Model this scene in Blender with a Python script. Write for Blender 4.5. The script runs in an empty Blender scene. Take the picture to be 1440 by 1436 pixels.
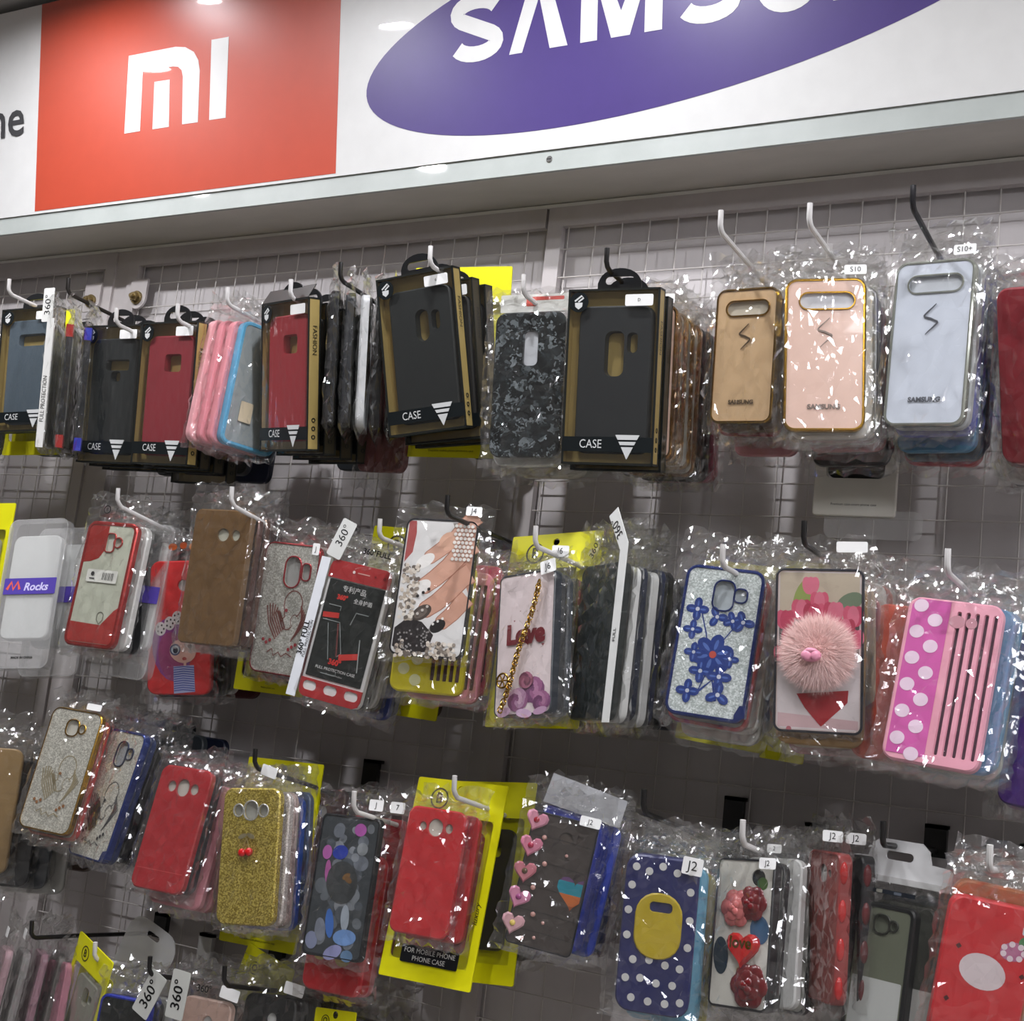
import bpy, math, random
from mathutils import Vector, Matrix
from mathutils.geometry import tessellate_polygon

scene = bpy.context.scene
COL = scene.collection
R = math.radians

# ---------------------------------------------------------------- camera
cam_data = bpy.data.cameras.new('camera')
cam = bpy.data.objects.new('camera', cam_data)
COL.objects.link(cam)
scene.camera = cam
YAW, PITCH, ROLL = R(30.0), R(8.7), R(6.4)
fwd = Vector((-math.sin(YAW) * math.cos(PITCH), math.cos(YAW) * math.cos(PITCH), math.sin(PITCH)))
right0 = Vector((math.cos(YAW), math.sin(YAW), 0.0))
up0 = right0.cross(fwd)
cr = right0 * math.cos(ROLL) + up0 * math.sin(ROLL)
cu = up0 * math.cos(ROLL) - right0 * math.sin(ROLL)
m = Matrix((cr, cu, -fwd)).transposed().to_4x4()
m.translation = Vector((0.0, -1.45, 1.55))
cam.matrix_world = m
cam_data.sensor_fit = 'HORIZONTAL'
cam_data.sensor_width = 36.0
cam_data.lens = 36.0 * 1900.0 / 1440.0
cam_data.clip_start = 0.02

# ---------------------------------------------------------------- world, exposure
world = bpy.data.worlds.new('world')
scene.world = world
world.use_nodes = True
world.node_tree.nodes['Background'].inputs[0].default_value = (0.5, 0.5, 0.5, 1)
world.node_tree.nodes['Background'].inputs[1].default_value = 0.1
vs = scene.view_settings
vs.view_transform = 'Standard'
vs.look = 'None'
vs.gamma = 1.0
vs.use_curve_mapping = False
vs.exposure = 0.06
scene.cycles.transparent_max_bounces = 32
scene.cycles.max_bounces = 10

DOWNLIGHT = 880.0       # radiance of each round ceiling lamp
FILL_PANEL = 19.0            # radiance of the added fill panels on the ceiling further back

rnd = random.Random(7)

# centre x, y, z | yaw, tilt, roll in degrees | width, height  (metres)
PLACE = {
    'A1': (-1.5542, -0.1700, 1.9619, 6.1, 4.0, -2.7, 0.1026, 0.1789),
    'A2': (-1.4588, -0.1900, 1.9222, -22.8, 3.5, 4.7, 0.0880, 0.1754),
    'A3': (-1.3642, -0.1850, 1.9179, -1.6, 7.5, 1.8, 0.1066, 0.1854),
    'A4': (-1.2384, -0.2100, 1.9095, -4.4, 7.1, 2.5, 0.1048, 0.1832),
    'A5': (-1.1402, -0.1700, 1.9241, 105.6, -7.9, 2.0, 0.0813, 0.1691),
    'A6': (-1.0455, -0.2100, 1.9273, -18.7, 10.5, 3.8, 0.1054, 0.1813),
    'A7': (-0.9575, -0.1800, 1.9467, -42.5, 10.9, 10.2, 0.0767, 0.1551),
    'A8': (-0.8473, -0.2200, 1.9459, 2.4, 11.7, -6.8, 0.1019, 0.1813),
    'A8y': (-0.8569, -0.1500, 1.9609, 13.3, 3.2, -1.8, 0.1223, 0.2315),
    'A9': (-0.7188, -0.2000, 1.9111, 8.6, 3.7, -2.0, 0.0821, 0.1620),
    'A10': (-0.6099, -0.2150, 1.9122, 5.3, 9.1, 0.1, 0.1015, 0.1840),
    'A11': (-0.5967, -0.1750, 1.9169, 7.9, 6.4, -1.0, 0.0780, 0.1666),
    'A12': (-0.4757, -0.1900, 1.9378, -6.2, 6.6, 1.8, 0.0694, 0.1383),
    'A13': (-0.3874, -0.2100, 1.9299, 16.5, 0.8, -3.3, 0.0772, 0.1527),
    'A14': (-0.2898, -0.2000, 1.9406, -7.9, 2.3, 2.0, 0.0775, 0.1597),
    'A15': (-0.1893, -0.2000, 1.9062, -21.7, 20.3, 6.4, 0.0805, 0.1609),
    'B1': (-1.4742, -0.1700, 1.6531, 13.0, -7.9, -6.0, 0.0754, 0.1453),
    'B2': (-1.3027, -0.2100, 1.6604, 6.3, -3.8, 1.1, 0.0806, 0.1623),
    'B3': (-1.2155, -0.1500, 1.6176, 16.3, 4.2, -5.5, 0.0880, 0.1701),
    'B4': (-1.1152, -0.2100, 1.6785, 3.6, -0.1, 0.3, 0.0860, 0.1646),
    'B5': (-1.0347, -0.1700, 1.6493, 3.2, 2.9, 2.8, 0.0815, 0.1582),
    'B6': (-0.9193, -0.2000, 1.6239, 7.5, -0.3, 8.2, 0.0810, 0.1594),
    'B7': (-0.7887, -0.2300, 1.6788, 13.0, -4.9, -0.6, 0.0831, 0.1510),
    'B7b': (-0.8031, -0.2000, 1.6385, 20.6, -5.9, -0.8, 0.0814, 0.1451),
    'B8': (-0.6737, -0.2200, 1.6281, -12.0, -4.0, -8.3, 0.0757, 0.1496),
    'B8y': (-0.6881, -0.1600, 1.6493, -8.3, -9.1, -4.3, 0.1211, 0.2172),
    'B9': (-0.6028, -0.2000, 1.6374, -30.3, -2.6, -3.0, 0.0783, 0.1610),
    'B10': (-0.4729, -0.2100, 1.6440, 7.2, -5.6, 2.9, 0.0790, 0.1492),
    'B11': (-0.3679, -0.2200, 1.6430, 11.0, 4.1, -2.9, 0.0806, 0.1514),
    'B12': (-0.2522, -0.2300, 1.6219, -1.7, -9.5, 4.1, 0.0827, 0.1482),
    'B13': (-0.1636, -0.2000, 1.6004, -14.9, -4.7, 4.1, 0.0790, 0.1577),
    'C0': (-1.4661, -0.2000, 1.3572, 34.8, -3.6, -1.5, 0.0854, 0.1605),
    'C1': (-1.3104, -0.2200, 1.4251, 9.1, -9.9, 2.6, 0.0778, 0.1522),
    'C2': (-1.2458, -0.2000, 1.4032, -10.1, -11.8, 1.3, 0.0807, 0.1594),
    'C3': (-1.1252, -0.2100, 1.3784, 5.9, -11.5, 0.9, 0.0743, 0.1449),
    'C4': (-1.0060, -0.2100, 1.3644, 5.9, -2.4, -6.4, 0.0759, 0.1505),
    'C4y': (-1.0392, -0.1300, 1.3609, -0.2, -4.2, -1.4, 0.1147, 0.2181),
    'C5': (-0.8803, -0.2000, 1.3497, 2.7, -5.9, -1.8, 0.0767, 0.1508),
    'C5b': (-0.8930, -0.1700, 1.3073, -1.7, -4.5, 4.6, 0.0799, 0.1454),
    'C6': (-0.7670, -0.2100, 1.3827, 9.6, -7.6, 0.7, 0.0660, 0.1303),
    'C6y': (-0.7659, -0.1800, 1.3731, -2.5, -11.3, -1.7, 0.1161, 0.2114),
    'C7': (-0.6220, -0.2100, 1.3935, 21.5, -4.2, 7.0, 0.0672, 0.1306),
    'C8': (-0.4971, -0.2300, 1.3669, 17.6, 3.5, 0.1, 0.0685, 0.1435),
    'C9': (-0.4202, -0.2100, 1.3795, -16.1, -7.1, -5.6, 0.0640, 0.1330),
    'C10': (-0.3559, -0.1900, 1.3993, -51.0, 0.1, -7.6, 0.0615, 0.1297),
    'C11': (-0.2981, -0.2000, 1.3627, -16.0, -6.3, 0.3, 0.0603, 0.1247),
    'C12': (-0.2122, -0.2100, 1.3692, 23.1, 7.0, 5.5, 0.0727, 0.1499),
    'D0': (-1.3504, -0.2000, 1.1286, -6.0, -8.0, -8.0, 0.0650, 0.1285),
    'D1': (-1.2971, -0.1900, 1.1267, -23.1, -4.7, -7.3, 0.0672, 0.1341),
    'D2y': (-1.2422, -0.2000, 1.1403, -16.5, -0.5, 13.1, 0.0911, 0.1765),
    'D2': (-1.1511, -0.2200, 1.1142, 8.3, -5.6, -1.1, 0.0705, 0.1375),
    'D3': (-1.0465, -0.2000, 1.1322, 5.1, -5.8, -1.4, 0.0675, 0.1323),
    'D4': (-0.9719, -0.1800, 1.1461, 5.1, -6.9, -3.1, 0.0682, 0.1355),
    'D5': (-0.8836, -0.1800, 1.1529, -9.4, -7.6, -6.7, 0.0612, 0.1253),
}
# ---------------------------------------------------------------- colour and materials
def lin(h):
    h = h.lstrip('#')
    out = []
    for i in (0, 2, 4):
        c = int(h[i:i + 2], 16) / 255.0
        out.append(c / 12.92 if c <= 0.04045 else ((c + 0.055) / 1.055) ** 2.4)
    return (out[0], out[1], out[2], 1.0)

MATS = {}
def nodes_of(name):
    mt = bpy.data.materials.new(name)
    mt.use_nodes = True
    nt = mt.node_tree
    return mt, nt, nt.nodes['Principled BSDF']

def mat(hexc, rough=0.4, metal=0.0, coat=0.0, spec=0.5, var=0.0, coat_rough=0.03):
    key = (hexc, rough, metal, coat, spec, var, coat_rough)
    if key in MATS:
        return MATS[key]
    mt, nt, b = nodes_of('plastic_' + hexc.lstrip('#'))
    b.inputs['Roughness'].default_value = rough
    b.inputs['Metallic'].default_value = metal
    b.inputs['Coat Weight'].default_value = coat
    b.inputs['Coat Roughness'].default_value = coat_rough
    b.inputs['Specular IOR Level'].default_value = spec
    c = lin(hexc)
    tc = nt.nodes.new('ShaderNodeTexCoord')
    nz = nt.nodes.new('ShaderNodeTexNoise')
    nz.inputs['Scale'].default_value = 38.0
    nz.inputs['Detail'].default_value = 4.0
    nt.links.new(tc.outputs['Object'], nz.inputs['Vector'])
    mx = nt.nodes.new('ShaderNodeMix')
    mx.data_type = 'RGBA'
    k = 0.06 + var
    mx.inputs[6].default_value = tuple(max(0.0, v * (1 - k)) for v in c[:3]) + (1,)
    mx.inputs[7].default_value = tuple(min(1.0, v * (1 + k)) for v in c[:3]) + (1,)
    nt.links.new(nz.outputs['Fac'], mx.inputs[0])
    nt.links.new(mx.outputs[2], b.inputs['Base Color'])
    MATS[key] = mt
    return mt

def glitter(hexa, hexb, scale=900.0, metal=0.6, rough=0.32, bump=0.5):
    key = ('gl', hexa, hexb, scale, metal, rough)
    if key in MATS:
        return MATS[key]
    mt, nt, b = nodes_of('glitter_' + hexa.lstrip('#'))
    tc = nt.nodes.new('ShaderNodeTexCoord')
    vo = nt.nodes.new('ShaderNodeTexVoronoi')
    vo.inputs['Scale'].default_value = scale
    nt.links.new(tc.outputs['Object'], vo.inputs['Vector'])
    sep = nt.nodes.new('ShaderNodeSeparateColor')
    nt.links.new(vo.outputs['Color'], sep.inputs[0])
    rp = nt.nodes.new('ShaderNodeValToRGB')
    rp.color_ramp.elements[0].color = lin(hexa)
    rp.color_ramp.elements[1].color = lin(hexb)
    rp.color_ramp.elements[0].position = 0.25
    rp.color_ramp.elements[1].position = 0.95
    nt.links.new(sep.outputs[0], rp.inputs[0])
    nt.links.new(rp.outputs[0], b.inputs['Base Color'])
    bp = nt.nodes.new('ShaderNodeBump')
    bp.inputs['Strength'].default_value = bump
    bp.inputs['Distance'].default_value = 0.0006
    nt.links.new(sep.outputs[1], bp.inputs['Height'])
    nt.links.new(bp.outputs[0], b.inputs['Normal'])
    b.inputs['Metallic'].default_value = metal
    b.inputs['Roughness'].default_value = rough
    b.inputs['Coat Weight'].default_value = 0.4
    MATS[key] = mt
    return mt

def pearl():
    """black shell / marble flakes under a clear coat"""
    if 'pearl' in MATS:
        return MATS['pearl']
    mt, nt, b = nodes_of('black_shell_flakes')
    tc = nt.nodes.new('ShaderNodeTexCoord')
    nz = nt.nodes.new('ShaderNodeTexNoise')
    nz.inputs['Scale'].default_value = 120.0
    nt.links.new(tc.outputs['Object'], nz.inputs['Vector'])
    ad = nt.nodes.new('ShaderNodeMixRGB')
    ad.inputs[0].default_value = 0.03
    nt.links.new(tc.outputs['Object'], ad.inputs[1])
    nt.links.new(nz.outputs['Color'], ad.inputs[2])
    vo = nt.nodes.new('ShaderNodeTexVoronoi')
    vo.inputs['Scale'].default_value = 170.0
    nt.links.new(ad.outputs[0], vo.inputs['Vector'])
    sep = nt.nodes.new('ShaderNodeSeparateColor')
    nt.links.new(vo.outputs['Color'], sep.inputs[0])
    rp = nt.nodes.new('ShaderNodeValToRGB')
    e = rp.color_ramp.elements
    e[0].color = lin('#14191a'); e[0].position = 0.35
    e[1].color = lin('#8e979b'); e[1].position = 1.0
    x = e.new(0.7); x.color = lin('#353d40')
    nt.links.new(sep.outputs[0], rp.inputs[0])
    nt.links.new(rp.outputs[0], b.inputs['Base Color'])
    bp = nt.nodes.new('ShaderNodeBump')
    bp.inputs['Strength'].default_value = 0.4
    bp.inputs['Distance'].default_value = 0.001
    nt.links.new(sep.outputs[1], bp.inputs['Height'])
    nt.links.new(bp.outputs[0], b.inputs['Normal'])
    b.inputs['Roughness'].default_value = 0.25
    b.inputs['Metallic'].default_value = 0.4
    b.inputs['Coat Weight'].default_value = 1.0
    MATS['pearl'] = mt
    return mt

def film(kind='bag'):
    """clear plastic: mostly see-through, mirror-like at grazing angles, creased"""
    key = ('film', kind)
    if key in MATS:
        return MATS[key]
    P = dict(bag=(0.74, 0.075, 0.065, 0.012, 0.28), window=(0.4, 0.025, 0.03, 0.006, 0.2), pack=(0.4, 0.07, 0.1, 0.14, 0.3),
             tab=(0.4, 0.06, 0.2, 0.45, 0.15))[kind]
    mt = bpy.data.materials.new('clear_film_' + kind)
    mt.use_nodes = True
    nt = mt.node_tree
    nt.nodes.clear()
    out = nt.nodes.new('ShaderNodeOutputMaterial')
    tc = nt.nodes.new('ShaderNodeTexCoord')
    vo = nt.nodes.new('ShaderNodeTexVoronoi')
    vo.inputs['Scale'].default_value = 95.0
    nz = nt.nodes.new('ShaderNodeTexNoise')
    nz.inputs['Scale'].default_value = 60.0
    nz.inputs['Detail'].default_value = 3.0
    mpg = nt.nodes.new('ShaderNodeMapping')
    mpg.inputs['Scale'].default_value = (1.0, 1.0, 0.45)
    oi = nt.nodes.new('ShaderNodeObjectInfo')
    nt.links.new(tc.outputs['Object'], mpg.inputs['Vector'])
    cmb = nt.nodes.new('ShaderNodeCombineXYZ')
    nt.links.new(oi.outputs['Random'], cmb.inputs[0])
    nt.links.new(oi.outputs['Random'], cmb.inputs[2])
    nt.links.new(cmb.outputs[0], mpg.inputs['Location'])
    nt.links.new(mpg.outputs[0], vo.inputs['Vector'])
    nt.links.new(mpg.outputs[0], nz.inputs['Vector'])
    ad = nt.nodes.new('ShaderNodeMath')
    ad.operation = 'ADD'
    nt.links.new(vo.outputs['Distance'], ad.inputs[0])
    nt.links.new(nz.outputs['Fac'], ad.inputs[1])
    bp = nt.nodes.new('ShaderNodeBump')
    bp.inputs['Strength'].default_value = P[4]
    bp.inputs['Distance'].default_value = 0.004
    nt.links.new(ad.outputs[0], bp.inputs['Height'])
    lw = nt.nodes.new('ShaderNodeLayerWeight')
    lw.inputs['Blend'].default_value = 0.5
    nt.links.new(bp.outputs[0], lw.inputs['Normal'])
    pw = nt.nodes.new('ShaderNodeMath')
    pw.operation = 'POWER'
    pw.inputs[1].default_value = 2.2
    nt.links.new(lw.outputs['Facing'], pw.inputs[0])
    ma = nt.nodes.new('ShaderNodeMath')
    ma.operation = 'MULTIPLY_ADD'
    ma.inputs[1].default_value = P[0]
    ma.inputs[2].default_value = P[1]
    nt.links.new(pw.outputs[0], ma.inputs[0])
    tr = nt.nodes.new('ShaderNodeBsdfTransparent')
    tr.inputs[0].default_value = (0.975, 0.975, 0.97, 1)
    df = nt.nodes.new('ShaderNodeBsdfDiffuse')
    df.inputs[0].default_value = (0.8, 0.8, 0.8, 1)
    m0 = nt.nodes.new('ShaderNodeMixShader')
    m0.inputs[0].default_value = P[3]
    nt.links.new(tr.outputs[0], m0.inputs[1])
    nt.links.new(df.outputs[0], m0.inputs[2])
    gl = nt.nodes.new('ShaderNodeBsdfGlossy')
    gl.inputs['Color'].default_value = (1, 1, 1, 1)
    gl.inputs['Roughness'].default_value = P[2]
    nt.links.new(bp.outputs[0], gl.inputs['Normal'])
    m1 = nt.nodes.new('ShaderNodeMixShader')
    nt.links.new(ma.outputs[0], m1.inputs[0])
    nt.links.new(m0.outputs[0], m1.inputs[1])
    nt.links.new(gl.outputs[0], m1.inputs[2])
    nt.links.new(m1.outputs[0], out.inputs['Surface'])
    MATS[key] = mt
    return mt

def emit(hexc, strength):
    key = ('em', hexc, strength)
    if key in MATS:
        return MATS[key]
    mt, nt, b = nodes_of('lamp_glow')
    b.inputs['Base Color'].default_value = (0.8, 0.8, 0.8, 1)
    b.inputs['Emission Color'].default_value = lin(hexc)
    b.inputs['Emission Strength'].default_value = strength
    MATS[key] = mt
    return mt

def print_mat(rough=0.3):
    key = ('print', rough)
    if key in MATS:
        return MATS[key]
    mt, nt, b = nodes_of('printed_ink')
    at = nt.nodes.new('ShaderNodeAttribute')
    at.attribute_name = 'ink'
    nt.links.new(at.outputs['Color'], b.inputs['Base Color'])
    b.inputs['Roughness'].default_value = rough
    MATS[key] = mt
    return mt

def wall_mat(name, hexa, hexb, scale, rough, metal=0.0, stretch=(1, 1, 1), bump=0.05):
    mt, nt, b = nodes_of(name)
    tc = nt.nodes.new('ShaderNodeTexCoord')
    mp = nt.nodes.new('ShaderNodeMapping')
    mp.inputs['Scale'].default_value = stretch
    nt.links.new(tc.outputs['Object'], mp.inputs[0])
    nz = nt.nodes.new('ShaderNodeTexNoise')
    nz.inputs['Scale'].default_value = scale
    nz.inputs['Detail'].default_value = 6.0
    nz.inputs['Roughness'].default_value = 0.65
    nt.links.new(mp.outputs[0], nz.inputs['Vector'])
    rp = nt.nodes.new('ShaderNodeValToRGB')
    rp.color_ramp.elements[0].position = 0.3
    rp.color_ramp.elements[1].position = 0.68
    rp.color_ramp.elements[0].color = lin(hexa)
    rp.color_ramp.elements[1].color = lin(hexb)
    nt.links.new(nz.outputs['Fac'], rp.inputs[0])
    nt.links.new(rp.outputs[0], b.inputs['Base Color'])
    bp = nt.nodes.new('ShaderNodeBump')
    bp.inputs['Strength'].default_value = bump
    bp.inputs['Distance'].default_value = 0.002
    nt.links.new(nz.outputs['Fac'], bp.inputs['Height'])
    nt.links.new(bp.outputs[0], b.inputs['Normal'])
    b.inputs['Roughness'].default_value = rough
    b.inputs['Metallic'].default_value = metal
    return mt

GOLD = mat('#c9a24a', 0.22, 1.0)
CHROME = mat('#c9cacb', 0.18, 1.0)
WHITE = mat('#e9e9e6', 0.5)
BLACK = mat('#131415', 0.35)
CARDY = mat('#d8d400', 0.45)
BAG = film('bag')

# ---------------------------------------------------------------- mesh helpers (local x right, -y towards the viewer, z up)
def rr(w, h, r, cx=0.0, cz=0.0, n=5):
    def f(i=0.0):
        W, H = w / 2 - i, h / 2 - i
        q = max(min(r - i, W, H), 0.0002)
        pts = []
        for k, (sx, sz) in enumerate(((1, 1), (-1, 1), (-1, -1), (1, -1))):
            for j in range(n + 1):
                a = math.pi / 2 * (k + j / n)
                pts.append((cx + sx * (W - q) + q * math.cos(a), cz + sz * (H - q) + q * math.sin(a)))
        return pts
    return f

def el(rx, rz, cx=0.0, cz=0.0, rot=0.0, n=18):
    def f(i=0.0):
        c, s = math.cos(rot), math.sin(rot)
        pts = []
        for k in range(n):
            a = 2 * math.pi * k / n
            x, z = (rx - i) * math.cos(a), (rz - i) * math.sin(a)
            pts.append((cx + x * c - z * s, cz + x * s + z * c))
        return pts
    return f

def pg(pts):
    pts = list(pts)
    a = sum(pts[i][0] * pts[(i + 1) % len(pts)][1] - pts[(i + 1) % len(pts)][0] * pts[i][1] for i in range(len(pts)))
    if a < 0:
        pts.reverse()
    return lambda i=0.0: pts

def stroke(path, width):
    """ribbon polygon along a path"""
    L, Rr = [], []
    for i, p in enumerate(path):
        a = path[max(i - 1, 0)]
        b = path[min(i + 1, len(path) - 1)]
        dx, dz = b[0] - a[0], b[1] - a[1]
        d = math.hypot(dx, dz) or 1.0
        wd = width(i / (len(path) - 1)) if callable(width) else width
        L.append((p[0] - dz / d * wd / 2, p[1] + dx / d * wd / 2))
        Rr.append((p[0] + dz / d * wd / 2, p[1] - dx / d * wd / 2))
    return L + Rr[::-1]

def arc(cx, cz, rx, rz, a0, a1, n=10):
    return [(cx + rx * math.cos(R(a0 + (a1 - a0) * k / n)), cz + rz * math.sin(R(a0 + (a1 - a0) * k / n))) for k in range(n + 1)]

def heart(cx, cz, s, rot=0.0, n=22):
    pts = []
    for k in range(n):
        t = 2 * math.pi * k / n
        x = 16 * math.sin(t) ** 3 / 17 * s / 2
        z = (13 * math.cos(t) - 5 * math.cos(2 * t) - 2 * math.cos(3 * t) - math.cos(4 * t)) / 17 * s / 2
        pts.append((cx + x * math.cos(rot) - z * math.sin(rot), cz + x * math.sin(rot) + z * math.cos(rot)))
    return pts[::-1]

class MB:
    def __init__(s):
        s.v, s.f, s.c = [], [], []
    def face(s, idx, col=None):
        s.f.append(idx)
        s.c.append(col)
    def ring(s, pts, y):
        i0 = len(s.v)
        s.v += [(p[0], y, p[1]) for p in pts]
        return list(range(i0, i0 + len(pts)))
    def bridge(s, a, b):
        n = len(a)
        for i in range(n):
            j = (i + 1) % n
            s.face((a[i], a[j], b[j], b[i]))
    def cap(s, rings, flip=False):
        flat = [i for r_ in rings for i in r_]
        for t in tessellate_polygon([[Vector((s.v[i][0], s.v[i][2], 0)) for i in r_] for r_ in rings]):
            ids = tuple(flat[k] for k in t)
            a, b, c = (s.v[i] for i in ids)
            cr_ = (b[0] - a[0]) * (c[2] - a[2]) - (c[0] - a[0]) * (b[2] - a[2])
            if (cr_ < 0) != flip:
                ids = ids[::-1]
            s.face(ids)
    def plate(s, outer, holes=(), yf=0.0, yb=0.002, bev=0.0):
        """slab with its front at y=yf, back at y=yb, bevelled front edge and through holes"""
        o0 = s.ring(outer(bev), yf)
        fr = [o0]
        prev = o0
        if bev:
            o1 = s.ring(outer(0), yf + bev)
            s.bridge(o1, o0)
            prev = o1
        o2 = s.ring(outer(0), yb)
        s.bridge(o2, prev)
        bk = [o2]
        for hf in holes:
            h0 = s.ring(hf(-bev * 0.5), yf)
            h2 = s.ring(hf(0), yb)
            s.bridge(h0, h2)
            fr.append(h0)
            bk.append(h2)
        s.cap(fr)
        s.cap(bk, True)
        return s
    def box(s, x0, x1, y0, y1, z0, z1):
        i = len(s.v)
        s.v += [(x, y, z) for z in (z0, z1) for y in (y0, y1) for x in (x0, x1)]
        for q in ((0, 2, 3, 1), (4, 5, 7, 6), (0, 1, 5, 4), (2, 6, 7, 3), (0, 4, 6, 2), (1, 3, 7, 5)):
            s.face(tuple(i + k for k in q))
        return s
    def tube(s, path, r, n=8, closed=False):
        path = [Vector(p) for p in path]
        rings = []
        m_ = len(path)
        for i, p in enumerate(path):
            a = path[(i - 1) % m_] if (closed or i > 0) else p
            b = path[(i + 1) % m_] if (closed or i < m_ - 1) else p
            d = (b - a).normalized()
            u = d.cross(Vector((0.13, 0.21, 0.97)))
            if u.length < 0.05:
                u = d.cross(Vector((1, 0, 0)))
            u.normalize()
            w = d.cross(u)
            rad = r(i / (m_ - 1)) if callable(r) else r
            i0 = len(s.v)
            for k in range(n):
                t = 2 * math.pi * k / n
                s.v.append(tuple(p + u * (rad * math.cos(t)) + w * (rad * math.sin(t))))
            rings.append(list(range(i0, i0 + n)))
        for i in range(m_ if closed else m_ - 1):
            s.bridge(rings[i], rings[(i + 1) % m_])
        if not closed:
            s.face(tuple(rings[0][::-1]))
            s.face(tuple(rings[-1]))
        return s
    def ball(s, c, rx, ry, rz, nu=14, nv=8):
        i0 = len(s.v)
        for j in range(nv + 1):
            t = math.pi * j / nv
            for k in range(nu):
                p = 2 * math.pi * k / nu
                s.v.append((c[0] + rx * math.sin(t) * math.cos(p), c[1] + ry * math.sin(t) * math.sin(p), c[2] + rz * math.cos(t)))
        for j in range(nv):
            for k in range(nu):
                a, b = i0 + j * nu + k, i0 + j * nu + (k + 1) % nu
                s.face((a, a + nu, b + nu, b))
        return s
    def mesh(s, name, material, smooth=True):
        me = bpy.data.meshes.new(name)
        me.from_pydata(s.v, [], s.f)
        if material:
            me.materials.append(material)
        if any(c is not None for c in s.c):
            at = me.color_attributes.new('ink', 'FLOAT_COLOR', 'CORNER')
            k = 0
            for f, c in zip(s.f, s.c):
                for _ in f:
                    at.data[k].color = c or (1, 1, 1, 1)
                    k += 1
        me.update()
        if smooth:
            me.shade_smooth()
            me.set_sharp_from_angle(angle=R(32))
        else:
            me.shade_flat()
        return me
    def build(s, name, material, parent=None, loc=(0, 0, 0), smooth=True):
        return link(name, s.mesh(name, material, smooth), parent, loc)

def link(name, data, parent=None, loc=(0, 0, 0)):
    o = bpy.data.objects.new(name, data)
    COL.objects.link(o)
    o.parent = parent
    o.location = loc
    return o

LABELS = {}
def tag(o, label, cat, group=None, kind=None):
    n = len(label.split())
    if label in LABELS and not (group and LABELS[label] == group):
        print('DUPLICATE LABEL', label)
    if n < 4 or n > 16:
        print('LABEL LENGTH', n, label)
    LABELS[label] = group
    o['label'] = label
    o['category'] = cat
    if group:
        o['group'] = group
    if kind:
        o['kind'] = kind
    return o

TEXTS = {}
def text(name, s, size, material, parent, x=0.0, z=0.0, y=0.0, rot=0.0, sx=1.0, align='CENTER', shear=0.0, bold=0.0, face='front'):
    """flat lettering facing -y (or +x for a side panel); size = cap height"""
    key = (s, round(size, 5), align, shear, material.name, bold, sx, face)
    if key not in TEXTS:
        cu_ = bpy.data.curves.new('lettering', 'FONT')
        cu_.body = s
        cu_.size = size * 1.39
        cu_.align_x = align
        cu_.align_y = 'CENTER'
        cu_.shear = shear
        cu_.offset = bold
        cu_.resolution_u = 3
        cu_.extrude = 0.0
        tmp = bpy.data.objects.new('tmp', cu_)
        me = bpy.data.meshes.new_from_object(tmp)
        for v in me.vertices:
            c = v.co.copy()
            v.co = (c.x * sx, -c.z, c.y) if face == 'front' else (0.0, c.x * sx, c.y)
        me.materials.clear()
        me.materials.append(material)
        bpy.data.objects.remove(tmp)
        TEXTS[key] = me
    o = link(name, TEXTS[key], parent, (x, y, z))
    o.rotation_euler = (0, -rot, 0) if face == 'front' else (rot, 0, 0)
    return o

def art(name, shapes, y, parent, scale=1.0, material=None, loc=(0, 0, 0), step=0.00004):
    """flat print: polygons of ink laid over one another"""
    b = MB()
    for i, (pts, hexc) in enumerate(shapes):
        if callable(pts):
            pts = pts()
        a = sum(pts[k][0] * pts[(k + 1) % len(pts)][1] - pts[(k + 1) % len(pts)][0] * pts[k][1] for k in range(len(pts)))
        if a < 0:
            pts = pts[::-1]
        r_ = b.ring([(p[0] * scale, p[1] * scale) for p in pts], y - i * step)
        b.face(tuple(r_), lin(hexc))
    return b.build(name, material or print_mat(), parent, loc, smooth=False)

def sticker(parent, txt, x, z, y, w=0.018, h=0.009, rot=0.0, hexc='#e8e8e6', size=None, ink='#2a2a2a', name='sticker'):
    b = MB().plate(rr(w, h, 0.0015, n=2), (), -0.0003, 0.0, 0.0)
    o = b.build(name, mat(hexc, 0.4), parent, (x, y, z))
    o.rotation_euler = (0, -rot, 0)
    if txt:
        text('lettering', txt, size or h * 0.5, mat(ink, 0.5), o, 0, 0, -0.0006)
    return o

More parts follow.
